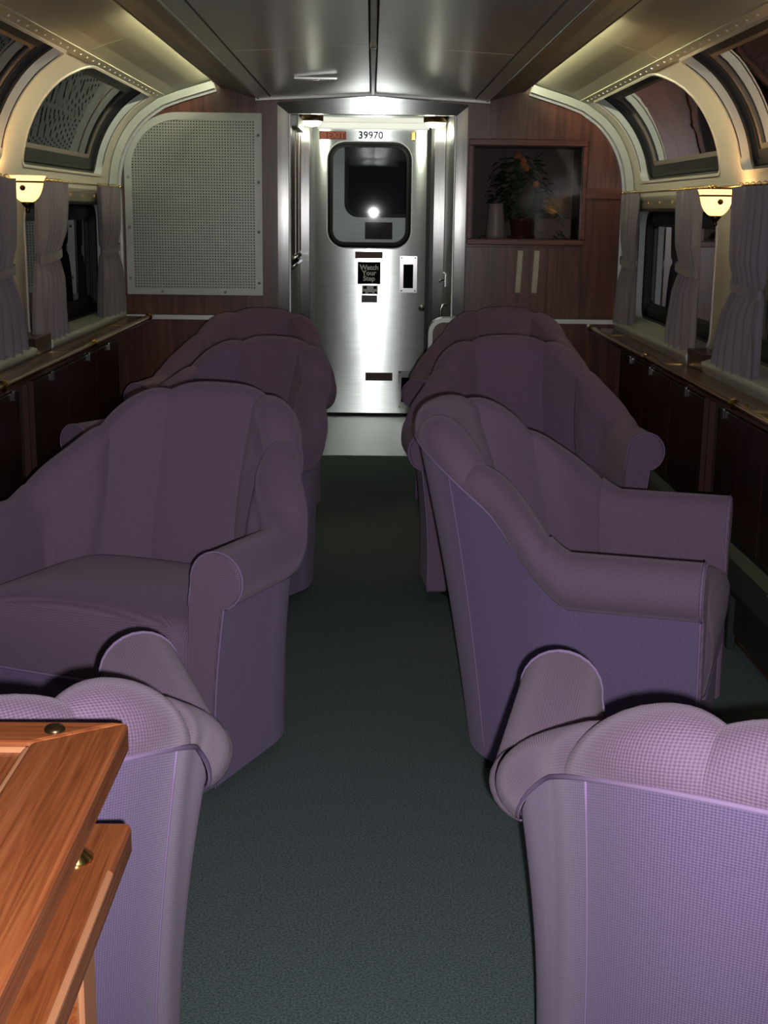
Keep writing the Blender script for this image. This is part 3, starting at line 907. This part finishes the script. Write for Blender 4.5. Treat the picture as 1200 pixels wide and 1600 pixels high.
# ------------------------------------------------------------------ ledges, rails, cabinets, heater
RAILZ = {-1: 0.803, 1: 0.768}
for sx, side in ((-1, 'left'), (1, 'right')):
    rz = RAILZ[sx]
    le = empty('window_ledge', (sx * 1.33, 4.0, rz))
    tag(le, 'long brown wooden ledge under the windows on the %s side' % side, 'ledge')
    lo = Vector(le.location)
    def ll(g): return [tuple(Vector(p) - lo) for p in g[0]], g[1]
    mk('top', ll(boxg(sx * 1.225, sx * 1.437, 0.2, 7.49, rz - 0.035, rz - 0.005, 0.004, 1)), LEDGEWOOD, le)
    for y in ((5.53, 6.84, 4.3) if sx < 0 else (5.66, 7.0, 4.28)):
        mk('brass_inlay', ll(boxg(sx * 1.250, sx * 1.325, y - 0.012, y + 0.012, rz - 0.008, rz - 0.002)), BRASS, le)
    for (a, b) in ((5.355, 5.635), (3.375, 3.655)):
        mk('pillar_block', ll(boxg(sx * 1.342, sx * 1.437, a, b, rz - 0.005, rz + 0.066, 0.003, 1)), CABWOOD, le)
    # pale sill with a rounded metal nose, window by window
    for (a, b) in BAYS[:2]:
        c0, c1 = a - 0.02, b + 0.03
        z1 = 0.845 if sx < 0 else 0.835
        P = [(sx * 1.438, rz - 0.006), (sx * 1.345, rz - 0.006)]
        zc = (rz + z1) / 2 - 0.008
        for i in range(7):
            an = pi * (1.15 - 0.65 * i / 6)
            P.append((sx * (1.352 - 0.016 * cos(pi - an) * 1.0), zc + 0.020 * sin(an) * 1.0))
        P += [(sx * 1.438, z1)]
        s = tag(fixn(mk('window_sill', prismg(P, 'y', c0, c1), GREYFR)), 'pale painted sill below the %s window on the %s side' % ({5.66: 'far', 3.68: 'near'}[a], side), 'sill')
    hr = empty('brass_rail', (sx * 1.215, 4.0, rz))
    tag(hr, 'polished brass rail along the edge of the %s window ledge' % side, 'rail')
    lo = Vector(hr.location)
    mk('rail', ll(tubeg([(sx * 1.215, 0.25, rz), (sx * 1.215, 7.47, rz)], 0.0135, 12)), BRASS, hr, True)
    for y in (1.46, 2.93, 4.41, 5.87, 7.36):
        g = tubeg([(sx * 1.215, y - 0.02, rz), (sx * 1.215, y + 0.02, rz)], 0.0185, 12)
        mk('collar', ll(g), BRASS, hr, True)
        mk('bracket', ll(tubeg([(sx * 1.215, y, rz), (sx * 1.240, y, rz - 0.010), (sx * 1.265, y, rz - 0.005)], 0.007, 8)), BRASS, hr, True)
    # cabinets below the ledge, two or three doors each
    cabs = [[(4.86, 5.42), (5.425, 5.985), (5.99, 6.54)], [(3.51, 4.085), (4.09, 4.665)]]
    latch = {4.86: 5.15, 5.425: 5.84, 5.99: 6.29, 4.09: 4.58, 3.51: 4.0, 2.74: 3.25, 2.16: 2.65}
    names = ['far', 'near']
    for nm, doors in zip(names, cabs):
        y0, y1 = doors[0][0] - 0.095, doors[-1][1] + (0.06 if nm == 'far' else 0.095)
        cb = empty('cabinet', (sx * 1.34, (y0 + y1) / 2, 0.0))
        tag(cb, 'dark mahogany cabinet under the %s window ledge, the %s one of two' % (side, nm), 'cabinet', 'mahogany cabinets under the window ledges')
        lo = Vector(cb.location)
        mk('body', ll(boxg(sx * 1.25, sx * 1.436, y0, y1, 0.30, rz - 0.037)), CABWOOD, cb)
        for (a, b) in doors:
            d = mk('door', ll(boxg(sx * 1.232, sx * 1.25, a + 0.003, b - 0.003, 0.32, rz - 0.045, 0.003, 1)), CABWOOD, cb)
            y = latch[a]
            mk('latch', ll(boxg(sx * 1.222, sx * 1.233, y - 0.010, y + 0.010, rz - 0.075, rz - 0.036, 0.002, 1)), CHROME, d)
        mk('edge_strip', ll(boxg(sx * 1.228, sx * 1.25, y0 + 0.001, y0 + 0.010, 0.31, rz - 0.04)), CABEDGE, cb)
        mk('edge_strip', ll(boxg(sx * 1.228, sx * 1.25, y0 + 0.083, y0 + 0.091, 0.31, rz - 0.04)), CABEDGE, cb)
    # baseboard heater along the floor
    he = empty('baseboard_heater', (sx * 1.3, 4.2, 0))
    tag(he, 'low dark metal heater casing along the floor on the %s side' % side, 'heater')
    lo = Vector(he.location)
    P = [(sx * 1.436, 0.0), (sx * 1.436, 0.296), (sx * 1.236, 0.296), (sx * 1.20, 0.275), (sx * 1.165, 0.215), (sx * 1.165, 0.195), (sx * 1.235, 0.19), (sx * 1.235, 0.0)]
    fixn(mk('casing', ll(prismg(P, 'y', 0.5, 6.54)), HEATER, he))
    for i in range(10):
        y = 0.55 + i * 0.6
        if y + 0.6 > 6.6: break
        mk('front_panel', ll(boxg(sx * 1.185, sx * 1.20, y + 0.03, y + 0.57, 0.055, 0.190, 0.004, 1)), HEATER, he)
        mk('post', ll(boxg(sx * 1.172, sx * 1.20, y - 0.015, y + 0.015, 0.0, 0.195, 0.003, 1)), HEATER, he)
        mk('screw', ll(boxg(sx * 1.196, sx * 1.200, y + 0.27, y + 0.285, 0.268, 0.28)), CHROME, he)
    fixn(mk('pipe', ll(tubeg([(sx * 1.215, 0.52, 0.028), (sx * 1.215, 6.5, 0.028)], 0.014, 8)), COPPER, he, True))

# curtain boxes and rods above the lower windows
for sx, side in ((-1, 'left'), (1, 'right')):
    for (a, b), nm in zip(BAYS[:2], ('far', 'near')):
        cbx = empty('blind_box', (sx * 1.42, (a + b) / 2, 1.45))
        tag(cbx, 'grey metal blind box above the %s lower window on the %s side' % (nm, side), 'blind box')
        lo = Vector(cbx.location)
        P = [(sx * 1.438, 1.398), (sx * 1.405, 1.400), (sx * 1.395, 1.412), (sx * 1.398, 1.455), (sx * 1.415, 1.470), (sx * 1.438, 1.474)]
        def ll(g): return [tuple(Vector(p) - lo) for p in g[0]], g[1]
        fixn(mk('casing', ll(prismg(P, 'y', a + 0.03, b - 0.03)), DUCT, cbx))
        for i in range(6):
            y = a + 0.15 + i * (b - a - 0.3) / 5
            mk('screw', ll(boxg(sx * 1.3925, sx * 1.397, y - 0.006, y + 0.006, 1.435, 1.447)), BRASS, cbx)
        rd = empty('curtain_rod', (sx * 1.375, (a + b) / 2, 1.492))
        tag(rd, 'thin brass curtain rod over the %s window on the %s side' % (nm, side), 'curtain rod')
        lo = Vector(rd.location)
        mk('rod', ll(tubeg([(sx * 1.375, a - 0.12, 1.492), (sx * 1.375, b + 0.14, 1.492)], 0.0045, 8)), BRASS, rd, True)
        for y in (a - 0.12, b + 0.14):
            mk('bracket', ll(tubeg([(sx * 1.44, y, 1.492), (sx * 1.37, y, 1.492)], 0.006, 8)), BRASS, rd, True)
            mk('finial', ll(latheg([(0.0003, -0.012), (0.009, -0.008), (0.012, 0), (0.009, 0.008), (0.0003, 0.012)], (sx * 1.372, y, 1.492), 10)), BRASS, rd, True)

# ------------------------------------------------------------------ curtains
def curtain(sx, top, tie, bot, zt, zb, ztie, label, seed):
    """top, tie, bot: (y0, y1) spans at the heading, the tie-back and the hem"""
    c = empty('curtain', (sx * 1.365, (top[0] + top[1]) / 2, zt))
    tag(c, label, 'curtain', 'grey tied window curtains')
    lo = Vector(c.location)
    rr = random.Random(seed)
    ph = rr.uniform(0, 6)
    NZ, NY = 40, 60
    rows = []
    for back in (0, 1):
        for i in range(NZ + 1):
            z = zt + (zb - zt) * i / NZ
            if z > ztie:
                t = (zt - z) / (zt - ztie)
                e = t ** 2.2
                a = top[0] + (tie[0] - top[0]) * e; b = top[1] + (tie[1] - top[1]) * e
            else:
                t = (ztie - z) / (ztie - zb)
                e = 1 - (1 - t) ** 2.0
                e = min(1, e)
                a = tie[0] + (bot[0] - tie[0]) * e; b = tie[1] + (bot[1] - tie[1]) * e
            cl_ = min(1, abs(z - ztie) / 0.10)
            row = []
            for j in range(NY + 1):
                w = j / NY
                y = a + (b - a) * w
                amp = 0.011 + 0.010 * cl_
                x = amp * (sin(w * 2 * pi * 5.0 + ph + 0.5 * sin(z * 3)) + 0.35 * sin(w * 2 * pi * 11 + ph * 2 + z * 2))
                x -= 0.012 * (1 - cl_)
                if abs(z - ztie) < 0.02: x *= 0.7
                bx_ = sx * 1.365 + sx * x * -1 + (sx * 0.004 if back else 0)
                row.append((bx_ - lo.x, y - lo.y, z - lo.z))
            rows.append(row)
    n = NZ + 1
    f1, f2 = grid(rows[:n]), grid(rows[n:])
    V, F = join(f1, (f2[0], [tuple(reversed(q)) for q in f2[1]]))
    mk('cloth', (V, F), CURTAIN, c, True)
    # tie-back band
    a, b = tie
    pts = []
    for k in range(28):
        an = 2 * pi * k / 28
        pts.append(((sx * 1.365 + 0.030 * sin(an) - lo.x), (a + b) / 2 - lo.y + ((b - a) / 2 + 0.008) * cos(an), ztie - lo.z + 0.012 * cos(an)))
    rws = [[(p[0], p[1], p[2] + 0.018) for p in pts], [(p[0] * 1.0, p[1], p[2] + 0.009) for p in pts], [(p[0], p[1], p[2] - 0.016) for p in pts]]
    mk('tieback', grid(rws, True), CURTAIN, c, True)
    for k in range(6):
        y = top[0] + (top[1] - top[0]) * (k + 0.5) / 6
        mk('curtain_ring', tubeg([(sx * 1.375 - lo.x + 0.010 * cos(q * pi / 5), y - lo.y, 1.492 - lo.z + 0.010 * sin(q * pi / 5)) for q in range(10)], 0.0018, 5, closed=True), BRASS, c, True)

curtain(1, (7.00, 7.42), (7.04, 7.36), (7.02, 7.45), 1.487, 0.79, 1.13, 'grey tied curtain at the far right corner beside the end wall', 1)
curtain(1, (5.67, 6.06), (5.66, 6.02), (5.64, 6.18), 1.487, 0.792, 1.15, 'grey tied curtain hanging behind the lit right wall lamp', 2)
curtain(1, (4.66, 5.13), (4.72, 5.08), (4.70, 5.27), 1.487, 0.775, 1.12, 'grey tied curtain nearest the camera on the right side', 3)
curtain(-1, (6.86, 7.38), (6.92, 7.32), (6.80, 7.44), 1.487, 0.815, 1.17, 'grey tied curtain at the far left corner beside the end wall', 4)
curtain(-1, (5.63, 6.08), (5.62, 5.95), (5.52, 6.02), 1.487, 0.825, 1.18, 'grey tied curtain hanging just right of the lit left wall lamp', 5)
curtain(-1, (4.70, 5.21), (4.74, 5.17), (4.72, 5.34), 1.487, 0.815, 1.14, 'grey tied curtain cut by the left edge of the picture', 6)

# ------------------------------------------------------------------ wall lamps
for sx, side in ((-1, 'left'), (1, 'right')):
    yc, zc, xc = (5.27, 1.455, -1.325) if sx < 0 else (5.25, 1.435, 1.325)
    s = empty('wall_lamp', (sx * 1.44, yc, zc))
    tag(s, 'lit alabaster bowl wall lamp on the %s window pillar' % side, 'lamp')
    def sl(g): return [(x - sx * 1.44, y - yc, z - zc) for x, y, z in g[0]], g[1]
    R = 0.066
    pr = [(r_, z_ * 0.86 if z_ < 0 else z_ * 0.94) for r_, z_ in [(0.006, -0.066), (0.018, -0.064), (0.030, -0.057), (0.041, -0.045), (0.050, -0.029), (0.0565, -0.010), (0.061, 0.010), (0.0645, 0.028), (0.070, 0.041), (0.074, 0.047), (0.070, 0.0475), (0.060, 0.026), (0.053, -0.008), (0.046, -0.028), (0.034, -0.046), (0.018, -0.059)]]
    mk('shade', sl(latheg(pr, (xc, yc, zc), 28)), SHADE, s, True)
    mk('shade_band', sl(latheg([(0.0610, 0.017), (0.0640, 0.018), (0.0650, 0.023), (0.0635, 0.025)], (xc, yc, zc), 28)), BRONZE, s, True)
    mk('finial', sl(latheg([(0.018, -0.050), (0.024, -0.058), (0.014, -0.070), (0.007, -0.078), (0.010, -0.086), (0.007, -0.093), (0.0003, -0.096)], (xc, yc, zc), 14)), BRONZE, s, True)
    mk('arm', sl(tubeg([(sx * 1.435, yc, zc - 0.01), (sx * 1.415, yc, zc - 0.012), (sx * 1.40, yc, zc - 0.005), (xc + sx * 0.055, yc, zc)], 0.008, 8)), BRASS, s, True)
    g = latheg([(0.0003, 0.016), (0.012, 0.014), (0.030, 0.008), (0.034, 0.0)], (0, 0, 0), 16)
    mk('backplate', ([(-sx * p[2], p[0], p[1] - 0.01) for p in g[0]], g[1]), BRASS, s, True)
    g = latheg([(0.0003, 0.012), (0.008, 0.010), (0.011, 0.004), (0.011, 0.0)], (0, 0, 0), 12)
    mk('knob', ([(p[0] + xc - sx * 1.44, -p[2] - 0.062, p[1] - 0.002) for p in g[0]], g[1]), BRONZE, s, True)
    point('lamp_glow', (xc, yc, zc + 0.022), 1.8, 0.02, (1.0, 0.56, 0.21))

# ------------------------------------------------------------------ lounge chairs
Y0C = 0.05
YF = 0.350
NEXP = 2.4
def plan(th, a, b):
    c, s = cos(th), sin(th)
    return Vector((a * math.copysign(abs(c) ** (2 / NEXP), c), Y0C - b * abs(s) ** (2 / NEXP)))
def plan_n(th):
    p = plan(th, 0.40, 0.36)
    q = Vector((p.x / 0.40, (p.y - Y0C) / 0.36))
    n = Vector((math.copysign(abs(q.x) ** (NEXP - 1), q.x) / 0.40, -abs(q.y) ** (NEXP - 1) / 0.36))
    return n.normalized()
def station(th, yy=None):
    """returns base point, roll centre, inner foot, outward normal, top height, roll radius"""
    if yy is not None:
        sgn = 1 if th < pi / 2 else -1
        n = Vector((sgn, 0))
        return Vector((sgn * 0.382, yy)), Vector((sgn * 0.392, yy)), Vector((sgn * 0.322, yy)), n, 0.604, 0.064, -72.0
    t = min(th, pi - th) / (pi / 2)
    t = min(1.0, t / 0.873)
    k = 1 - (1 - t) ** 2
    h = 0.604 + 0.287 * k
    e = min(1.0, t / 0.30); e = e * e * (3 - 2 * e)
    r = 0.064 - 0.012 * e
    a = 0.392 - 0.068 * e
    return plan(th, 0.382 - 0.012 * e, 0.315), plan(th, a, 0.425), plan(th, 0.322 - 0.03 * e, 0.25), plan_n(th), h, r, -72 + 58 * e

def sec_soft(st, puff):
    """soft roll and inner face, outside to inside"""
    pb, pt, pi_, n, h, r, sa = st
    out = []
    for i in range(19):
        ph = radians(sa + (186 - sa) * i / 18)
        rr = r + puff * min(1.0, 0.12 + i / 6)
        o = pt + n * (rr * cos(ph))
        out.append(Vector((o.x, o.y, h - r + rr * sin(ph) * 1.04)))
    end = out[-1]
    zb = 0.34
    foot = Vector((pi_.x, pi_.y, zb)) - Vector((n.x, n.y, 0)) * puff
    for i in range(1, 11):
        t = i / 10
        q = end.lerp(foot, t)
        bul = 0.022 * sin(pi * t) * (1 if h > 0.62 else 0.3)
        q = q - Vector((n.x, n.y, 0)) * bul
        out.append(q)
    return out

def sec_outer(st):
    pb, pt, pi_, n, h, r, sa = st
    ph = radians(sa)
    top = Vector(((pt + n * (r * cos(ph) - 0.004)).x, (pt + n * (r * cos(ph) - 0.004)).y, h - r + r * sin(ph) + 0.006))
    foot = Vector((pb.x, pb.y, 0.032))
    out = []
    for i in range(13):
        t = i / 12
        q = top.lerp(foot, t)
        q -= Vector((n.x, n.y, 0)) * 0.010 * sin(pi * t)
        out.append(q)
    return out

def strip(stations, secf):
    rows = [secf(s) for s in stations]
    V, F = grid(rows)
    uv = []
    acc = 0
    mid = len(rows[0]) // 2
    for i, r in enumerate(rows):
        if i: acc += (r[mid] - rows[i - 1][mid]).length
        b = 0
        for j, p in enumerate(r):
            if j: b += (p - r[j - 1]).length
            uv.append((acc, b))
    return V, F, uv

CH = {}
def build_chair():
    root = empty('lounge_chair')
    def mesh(name, V, F, m, uv=None, smooth=True):
        o = mk(name, (V, F), m, root, smooth, uv)
        return fixn(o)
    # channels of the back
    bounds = [radians(a) for a in (4, 32, 67, 113, 148, 176)]
    for a, b in zip(bounds, bounds[1:]):
        N = 14
        rows_st = []
        for i in range(N + 1):
            w = i / N
            # sample more finely towards the seams
            w = 0.5 - 0.5 * cos(pi * w)
            puff = 0.020 * (1 - abs(2 * w - 1) ** 2.4) - 0.006
            rows_st.append((station(a + (b - a) * w), puff))
        rows = [sec_soft(s, p) for s, p in rows_st]
        V, F = grid(rows)
        uv = []; acc = 0
        for i, r in enumerate(rows):
            if i: acc += (r[12] - rows[i - 1][12]).length
            bb = 0
            for j, p in enumerate(r):
                if j: bb += (p - r[j - 1]).length
                uv.append((acc, bb))
        mesh('back_channel', V, F, PURPLE, uv)
    # arms
    for th, nm in ((0, 1), (pi, -1)):
        sts = []
        if nm == 1:
            for i in range(9): sts.append(station(0, YF + (Y0C - YF) * i / 8))
            for i in (1.5, 3, 4.5): sts.append(station(radians(i)))
        else:
            for i in (4.5, 3, 1.5): sts.append(station(radians(180 - i)))
            for i in range(9): sts.append(station(pi, Y0C + (YF - Y0C) * i / 8))
        V, F, uv = strip(sts, lambda s: sec_soft(s, 0.004))
        mesh('arm', V, F, PURPLE, uv)
        # front panel of the arm: scroll and stem
        sg = nm
        soft = sec_soft(station(th, YF), 0.004)
        outl = sec_outer(station(th, YF))
        loop = [(p.x, p.z) for p in soft[:24]] + [(sg * 0.317, 0.30), (sg * 0.317, 0.032)] + [(p.x, p.z) for p in reversed(outl)]
        cx, cz = sg * 0.365, 0.50
        V = [(x, YF, z) for x, z in loop] + [(x + (sg * 0.362 - x) * 0.10, YF + 0.012, z + (0.42 - z) * 0.02) for x, z in loop]
        n = len(loop)
        F = [(i, (i + 1) % n, n + (i + 1) % n, n + i) for i in range(n)] + [tuple(range(n, 2 * n))]
        o = mk('arm_front', (V, F), PURPLE, root, False, [(v[0], v[2]) for v in V])
        fixn(o)
        path = [(x, YF + 0.006, z) for x, z in loop[:22]]
        g = tubeg(path, 0.0026, 6)
        mesh('piping', g[0], g[1], PIPING)
        path = [(p.x + sg * 0.002, YF + 0.004, p.z) for p in outl]
        g = tubeg(path, 0.003, 6)
        mesh('piping', g[0], g[1], PIPING)
    # outer panels: two sides and the back, split at the upright seams
    full = [station(0, YF + (Y0C - YF) * i / 5) for i in range(5)]
    a0 = radians(40)
    right = full + [station(a0 * i / 10) for i in range(11)]
    back = [station(a0 + (pi - 2 * a0) * i / 24) for i in range(25)]
    left = [station(pi - a0 + a0 * i / 10) for i in range(11)] + [station(pi, Y0C + (YF - Y0C) * i / 5) for i in range(1, 6)]
    for nm, s in (('side_panel', right), ('back_panel', back), ('side_panel', left)):
        V, F, uv = strip(s, sec_outer)
        mesh(nm, V, F, DEEP, uv)
    # piping under the roll and down the upright seams
    seam = [sec_outer(s)[0] + Vector((s[3].x, s[3].y, -0.4)) * 0.0065 for s in full + [station(pi * i / 60) for i in range(61)] + left[-5:]]
    g = tubeg(seam, 0.0036, 6)
    mesh('piping', g[0], g[1], PIPING)
    for th in (a0, pi - a0):
        s = station(th)
        g = tubeg([p + Vector((s[3].x, s[3].y, 0)) * 0.001 for p in sec_outer(s)], 0.0016, 5)
        mesh('seam', g[0], g[1], PIPING)
    # seat cushion
    levels = [(0.245, 0.012, 0.004), (0.262, 0.0, 0.0), (0.33, -0.003, -0.012), (0.385, 0.0, -0.012), (0.415, 0.012, -0.002), (0.432, 0.035, 0.02), (0.444, 0.075, 0.06), (0.452, 0.13, 0.12), (0.456, 0.20, 0.19)]
    rows = []
    for z, k, kf in levels:
        x = 0.319 - k
        lp = rrect(-x, x, -0.14 + k, YF + 0.015 - kf, (0.10, 0.10, 0.05, 0.05) if k < 0.05 else max(0.02, 0.10 - k * 0.4), 6, 8)
        rows.append([Vector((p[0], p[1], z + 0.010 * (1 - (p[0] / 0.32) ** 2) * (1 if z > 0.4 else 0))) for p in lp])
    V, F = grid(rows, True)
    n = len(rows[0])
    V.append(Vector((0, 0.11, 0.467)))
    b = (len(rows) - 1) * n
    F += [(b + j, b + (j + 1) % n, len(V) - 1) for j in range(n)]
    F.append(tuple(range(n - 1, -1, -1)))
    mesh('seat_cushion', V, F, PURPLE, [(p.x, p.y + p.z) for p in V])
    g = tubeg([(-0.312, YF - 0.03, 0.252), (-0.308, YF - 0.004, 0.252), (-0.296, YF + 0.012, 0.252), (-0.27, YF + 0.016, 0.252), (0.27, YF + 0.016, 0.252), (0.296, YF + 0.012, 0.252), (0.308, YF - 0.004, 0.252), (0.312, YF - 0.03, 0.252)], 0.004, 6)
    mesh('piping', g[0], g[1], PIPING)
    g = boxg(-0.316, 0.316, 0.29, YF + 0.002, 0.032, 0.246, 0.008)
    o = mk('front_rail', g, DEEP, root, False, [(p[0], p[2]) for p in g[0]])
    fixn(o)
    lp = rrect(-0.32, 0.32, -0.19, 0.31, 0.12, 6, 4)
    g = prismg(lp, 'z', 0.0, 0.06)
    o = mk('plinth', g, PLINTH, root)
    fixn(o)
    return root

chair0 = build_chair()
CHAIRS = [
    (0.634, 1.732, (0.250, 0.968), 7.6, 'purple woven lounge chair seen from behind in the right foreground'),
    (-0.648, 1.765, (-0.380, 0.925), 8.0, 'purple woven lounge chair seen from behind, partly hidden by the wooden table'),
    (-0.575, 3.417, (-0.387, -0.922), 1.0, 'purple lounge chair on the left turned towards the camera, its seat showing'),
    (0.556, 3.385, (0.947, -0.322), 0.6, 'purple lounge chair on the right shown side-on, facing the windows'),
    (0.575, 4.99, (0.06, -0.998), 1.5, 'dim purple lounge chair just behind the side-on chair on the right'),
    (-0.555, 4.87, (-0.50, -0.866), 1.0, 'dim purple lounge chair second from the end wall on the left'),
    (0.649, 6.565, (-0.122, -0.993), 0.0, 'dark purple lounge chair nearest the end wall on the right of the aisle'),
    (-0.60, 6.30, (-0.20, -0.98), 0.0, 'dark purple lounge chair nearest the end wall on the left of the aisle'),
]
for i, (x, y, f, tilt, lab) in enumerate(CHAIRS):
    if i == 0:
        r = chair0
    else:
        r = chair0.copy(); COL.objects.link(r)
        for ch in chair0.children:
            c = ch.copy(); COL.objects.link(c); c.parent = r
    tl_ = radians(tilt)                      # the swivel rockers stand rocked back a little, base level
    r.location = (x, y, 0.2 * tl_)
    r.rotation_euler = (tl_, 0, atan2(-f[0], f[1]))
    for c in r.children:
        if c.name.startswith('plinth'):
            c.rotation_euler = (-tl_, 0, 0)
            c.location = (0, -0.2 * tl_ * sin(tl_), -0.2 * tl_ * cos(tl_))
    tag(r, lab, 'chair', 'purple lounge chairs')

# ------------------------------------------------------------------ table in the left foreground
tb = empty('wooden_table', (-0.48, 0.87, 0.0))
tag(tb, 'stained oak table with a mitred raised border and lower shelf in the left foreground', 'table')
to = Vector(tb.location)
def tbl(g): return [tuple(Vector(p) - to) for p in g[0]], g[1]
ZT = 0.920
tx0, tx1, ty0, ty1 = -0.95, -0.2210, 0.42, 1.1640
bw, bd = 0.078, 0.050
th_ = 0.030
def border(poly, m):
    return fixn(mk('border_rail', tbl(prismg(poly, 'z', ZT - th_, ZT)), m, tb))
def bevel_obj(o, w, seg=2):
    bm = bmesh.new(); bm.from_mesh(o.data)
    bmesh.ops.recalc_face_normals(bm, faces=bm.faces)
    bmesh.ops.bevel(bm, geom=bm.edges[:], offset=w, segments=seg, profile=0.5, affect='EDGES')
    bm.to_mesh(o.data); bm.free()
g_ = 0.0006
bevel_obj(border([(tx1, ty0), (tx1, ty1 - g_), (tx1 - bw, ty1 - bd - g_), (tx1 - bw, ty0 + bd)], OAK), 0.004)
bevel_obj(border([(tx1 - g_, ty1), (tx0, ty1), (tx0 + bw, ty1 - bd), (tx1 - bw - g_, ty1 - bd)], OAKX), 0.004)
bevel_obj(border([(tx0, ty0), (tx0 + bw, ty0 + bd), (tx0 + bw, ty1 - bd), (tx0, ty1)], OAK), 0.004)
bevel_obj(border([(tx0, ty0), (tx1, ty0), (tx1 - bw, ty0 + bd), (tx0 + bw, ty0 + bd)], OAKX), 0.004)
fixn(mk('top_panel', tbl(boxg(tx0 + bw, tx1 - bw, ty0 + bd, ty1 - bd, ZT - th_, ZT - 0.008)), OAK, tb))
fixn(mk('inlay_bead', tbl(boxg(tx1 - bw - 0.006, tx1 - bw, ty0 + bd, ty1 - bd, ZT - 0.02, ZT - 0.0035, 0.002, 1)), OAKEDGE, tb))
fixn(mk('inlay_bead', tbl(boxg(tx0 + bw, tx1 - bw, ty1 - bd - 0.006, ty1 - bd, ZT - 0.02, ZT - 0.0035, 0.002, 1)), OAKEDGE, tb))
mk('brass_stud', tbl(latheg([(0.0095, 0.0), (0.0095, 0.0016), (0.0078, 0.0038), (0.004, 0.0052), (0.0003, 0.0056)], (-0.2840, 1.1410, ZT), 18)), BRONZE, tb, True)
# lower board, a brass stay between, and the leg
lb = fixn(mk('lower_board', tbl(boxg(-0.42, -0.2250, 0.45, 1.1860, 0.775, 0.809)), OAK, tb))
bevel_obj(lb, 0.006)
mk('brass_stay', tbl(latheg([(0.016, 0.0), (0.016, 0.003), (0.008, 0.010), (0.008, 0.066), (0.012, 0.074), (0.016, 0.0805)], (-0.262, 1.108, 0.809), 16)), BRASS, tb, True)
lg = fixn(mk('leg', tbl(boxg(-0.40, -0.243, 1.03, 1.075, 0.0, 0.775)), OAK, tb))
bevel_obj(lg, 0.003)
fixn(mk('leg_edge', tbl(boxg(-0.248, -0.2415, 1.028, 1.077, 0.0, 0.773, 0.002, 1)), OAKEDGE, tb))
lg = fixn(mk('leg', tbl(boxg(-0.40, -0.243, 0.50, 0.545, 0.0, 0.775)), OAK, tb))
bevel_obj(lg, 0.003)
fixn(mk('pedestal', tbl(boxg(-0.92, -0.86, 0.47, 1.12, 0.0, ZT - th_, 0.004, 1)), OAK, tb))
fixn(mk('worn_arris', tbl(boxg(-0.2325, -0.2246, 0.46, 1.09, 0.8, 0.8094, 0.003, 1)), OAKEDGE, tb))
